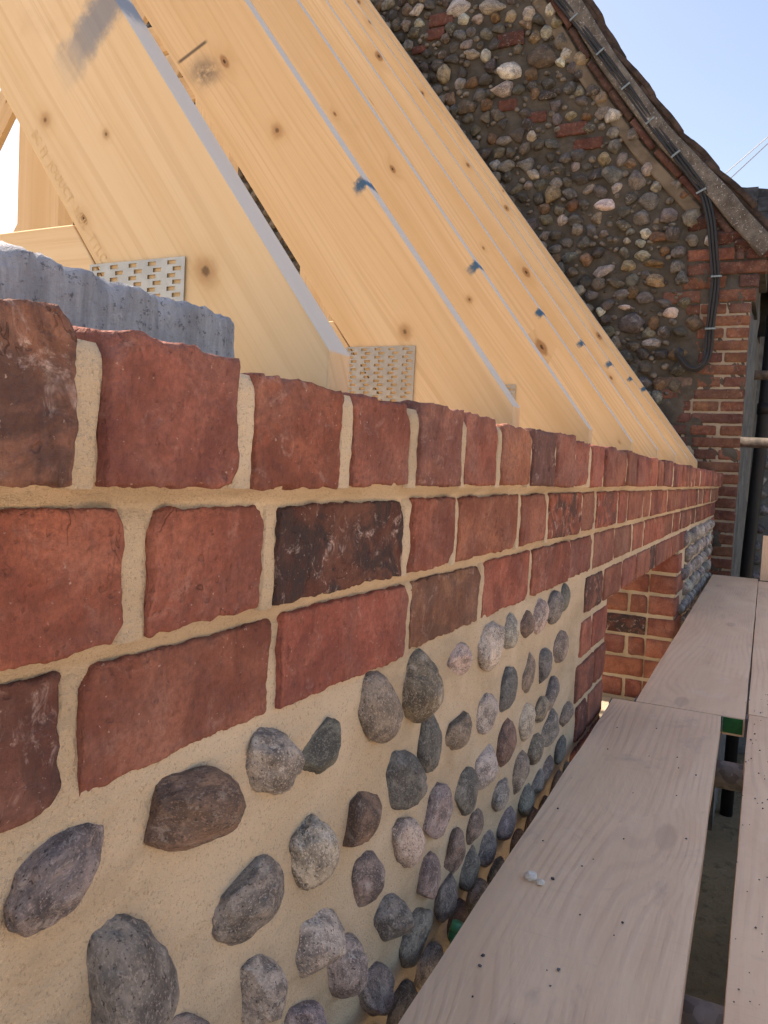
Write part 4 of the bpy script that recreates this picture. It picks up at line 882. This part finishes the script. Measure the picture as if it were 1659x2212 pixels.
# ------------------------------------------------------------------ scaffold
BZ = -0.455; BT = 0.038
def board(pa, pb, width, label, side, seed, zoff=0.0, green=(False, False), bands=(False, False)):
    """board whose left (wall-side) top edge runs pa -> pb; `side` -1 = extends to -Y"""
    a, b = Vector((pa[0], pa[1], BZ + zoff)), Vector((pb[0], pb[1], BZ + zoff)); d = (b - a); L = d.length; d.normalize(); n_ = Vector((d.y, -d.x, 0))
    P, F = lattice(L, width, BT, int(L / 0.02), 16, 3); P = rounded(P, (L, width, BT), 0.0025)
    P[:, 2] += 0.0016 * fbm(P * np.array([3, 9, 0]) + seed, 2) - 0.0015; P[:, 1] += 0.0012 * fbm(P * np.array([9, 0, 0]) + seed + 5, 3) * (np.abs(P[:, 1]) > width * 0.4)
    o = obj('scaffold_board', mesh('scaffold_board', P, F, False), mat='board'); c = (a + b) / 2 + n_ * width / 2 - Vector((0, 0, BT / 2))
    o.matrix_world = Matrix.Translation(c) @ rot_from(d, Vector((-d.y, d.x, 0)), EZ)
    for e in (0, 1):
        x = (-1 if e == 0 else 1) * L / 2; sg = -1 if e == 0 else 1
        if green[e]:
            g = obj('painted_end', boxes('painted_end', [(min(x, x + sg * 0.0012), max(x, x + sg * 0.0012), -width / 2 + 0.004, width / 2 - 0.004, -BT / 2 + 0.004, BT / 2 - 0.004)]), o, 'green')
        if bands[e]:
            x0, x1 = (x, x + 0.035) if e == 0 else (x - 0.035, x)
            for y0, y1 in ((-width / 2 - 0.0022, -width / 2 - 0.0008), (width / 2 + 0.0008, width / 2 + 0.0022)):
                obj('end_band', boxes('end_band', [(x0, x1, y0, y1, -BT / 2, BT / 2 - 0.001)]), o, 'galv')
    tag(o, label, 'scaffold board', 'scaffold boards beside the wall'); return o
board((-0.75, -0.072), (1.688, -0.0140), 0.210, 'wide weathered scaffold board nearest the camera, running along the cobble wall', -1, 3.0, bands=(False, True))
board((1.696, -0.058), (4.30, -0.0300), 0.208, 'farther scaffold board under the window opening, its near end painted green', -1, 8.0, green=(True, False), bands=(True, False))
board((-0.75, -0.2965), (1.735, -0.2700), 0.222, 'right-hand scaffold board across the gap, cut by the picture edge', -1, 12.0, bands=(False, True))
board((1.741, -0.2690), (4.20, -0.2400), 0.222, 'far right scaffold board leading towards the downpipe', -1, 17.0)
board((-0.75, -0.525), (3.9, -0.490), 0.222, 'outermost scaffold board, outside the picture on the right', -1, 23.0)
board((-0.75, -0.755), (3.9, -0.720), 0.222, 'outermost scaffold board but one, outside the picture', -1, 27.0)
tb = obj('toe_board', boxes('toe_board', [(4.215, 4.245, -0.95, -0.246, BZ + 0.001, BZ + 0.215)]), mat='board'); tag(tb, 'upright toe board closing the far end of the scaffold', 'toe board')
def pole(a, b, label, r=0.0242, mat='galv'):
    o = obj('scaffold_tube', shade(tube('scaffold_tube', [a, Vector(a).lerp(Vector(b), .5), b], r, 24)), mat=mat); tag(o, label, 'scaffold tube', 'galvanised scaffold tubes'); return o
zt = BZ - BT - 0.0246
pole((0.80, -0.045, zt), (0.80, -1.35, zt), 'galvanised tube under the boards at the bottom of the picture')
pole((1.53, -0.045, zt), (1.53, -1.35, zt), 'galvanised tube seen in the gap below the green board end')
pole((3.0, -0.045, zt), (3.0, -1.35, zt), 'galvanised tube carrying the far scaffold boards')
pole((4.12, -0.045, zt), (4.12, -1.35, zt), 'last galvanised tube under the scaffold before the cottage')
pole((-0.4, -0.045, zt), (-0.4, -1.35, zt), 'galvanised tube under the boards behind the camera')
pole((4.10, -0.120, 0.197), (4.10, -1.35, 0.175), 'lower darkened guard tube ending beside the old quoin', mat='tube_shade')
pole((4.60, -0.142, 0.57), (4.60, -1.35, 0.55), 'upper guard tube ending in front of the downpipe', mat='tube_shade')
for k, (x, nm) in enumerate(((-0.4, 'behind the camera'), (1.53, 'beside the middle of the scaffold'), (3.0, 'at the third bay'), (4.12, 'nearest the cottage'))):
    pole((x + 0.05, -1.30, GROUND), (x + 0.05, -1.30, 1.2), 'upright scaffold standard %s' % nm)
pole((4.65, -1.30, GROUND), (4.65, -1.30, 1.2), 'last upright scaffold standard at the gable end')
pole((-0.8, -1.25, zt - 0.0485), (4.9, -1.25, zt - 0.0485), 'long outer ledger tube running under the scaffold')

# ------------------------------------------------------------------ small things
lump = obj('mortar_lump', stone_mesh(900, 4, 4, 0.45), mat='lump'); lump.scale = (0.0062, 0.0085, 0.0050); lump.location = (0.868, -0.072, BZ + 0.0035)
tag(lump, 'pale crumb of dried mortar lying on the near scaffold board', 'mortar crumb')
lump2 = obj('mortar_lump', stone_mesh(905, 3, 4, 0.45), mat='lump'); lump2.scale = (0.0042, 0.0045, 0.0034); lump2.location = (0.862, -0.0845, BZ + 0.0022)
tag(lump2, 'smaller crumb beside the pale mortar crumb on the board', 'mortar crumb')
V, F = [], []; v1, f1 = ICO[1]; gr = np.random.default_rng(5)
def grit(n, x0, x1, ya, w, smin, smax):
    for _ in range(n):
        x = x0 + (x1 - x0) * gr.random() ** 1.2; y = ya - 0.012 - gr.random() * (w - 0.024) + 0.024 * x; s = gr.uniform(smin, smax) * (1 + 0.4 * x); k = len(V)
        q = v1 * (1 + 0.35 * gr.uniform(-1, 1, (len(v1), 1))) * np.array([s * gr.uniform(0.7, 1.5), s, s * 0.7]) + np.array([x, y, BZ + s * 0.35 - 0.0008]); V.extend(q.tolist()); F.extend([tuple(i + k for i in t_) for t_ in f1])
grit(30, 0.45, 1.6, -0.058, 0.20, 0.0004, 0.0010); grit(7, 0.5, 1.2, -0.06, 0.19, 0.0012, 0.0018); grit(110, 0.6, 2.0, -0.290, 0.10, 0.0004, 0.0010)
go = obj('grit', mesh('grit', V, F), mat='grit'); tag(go, 'dark grit scattered over the scaffold boards', 'grit', kind='stuff')
gp_ = tag(empty('green_plastic_tube', (0.745, -0.022, -0.55)), 'short green plastic tube wedged between cobbles and scaffold board', 'plastic tube')
for nm, z0, z1, r in (('tube_body', -0.545, -0.476, 0.0085), ('tube_collar', -0.4758, -0.468, 0.0095), ('tube_neck', -0.4678, -0.459, 0.0078)):
    o = obj(nm, shade(tube(nm, [(0.747, -0.030, z0), (0.748, -0.031, (z0 + z1) / 2), (0.749, -0.032, z1)], r, 18)), mat='greenplastic'); o.parent = gp_; o.matrix_parent_inverse = Matrix.Translation((-0.745, 0.022, 0.55))
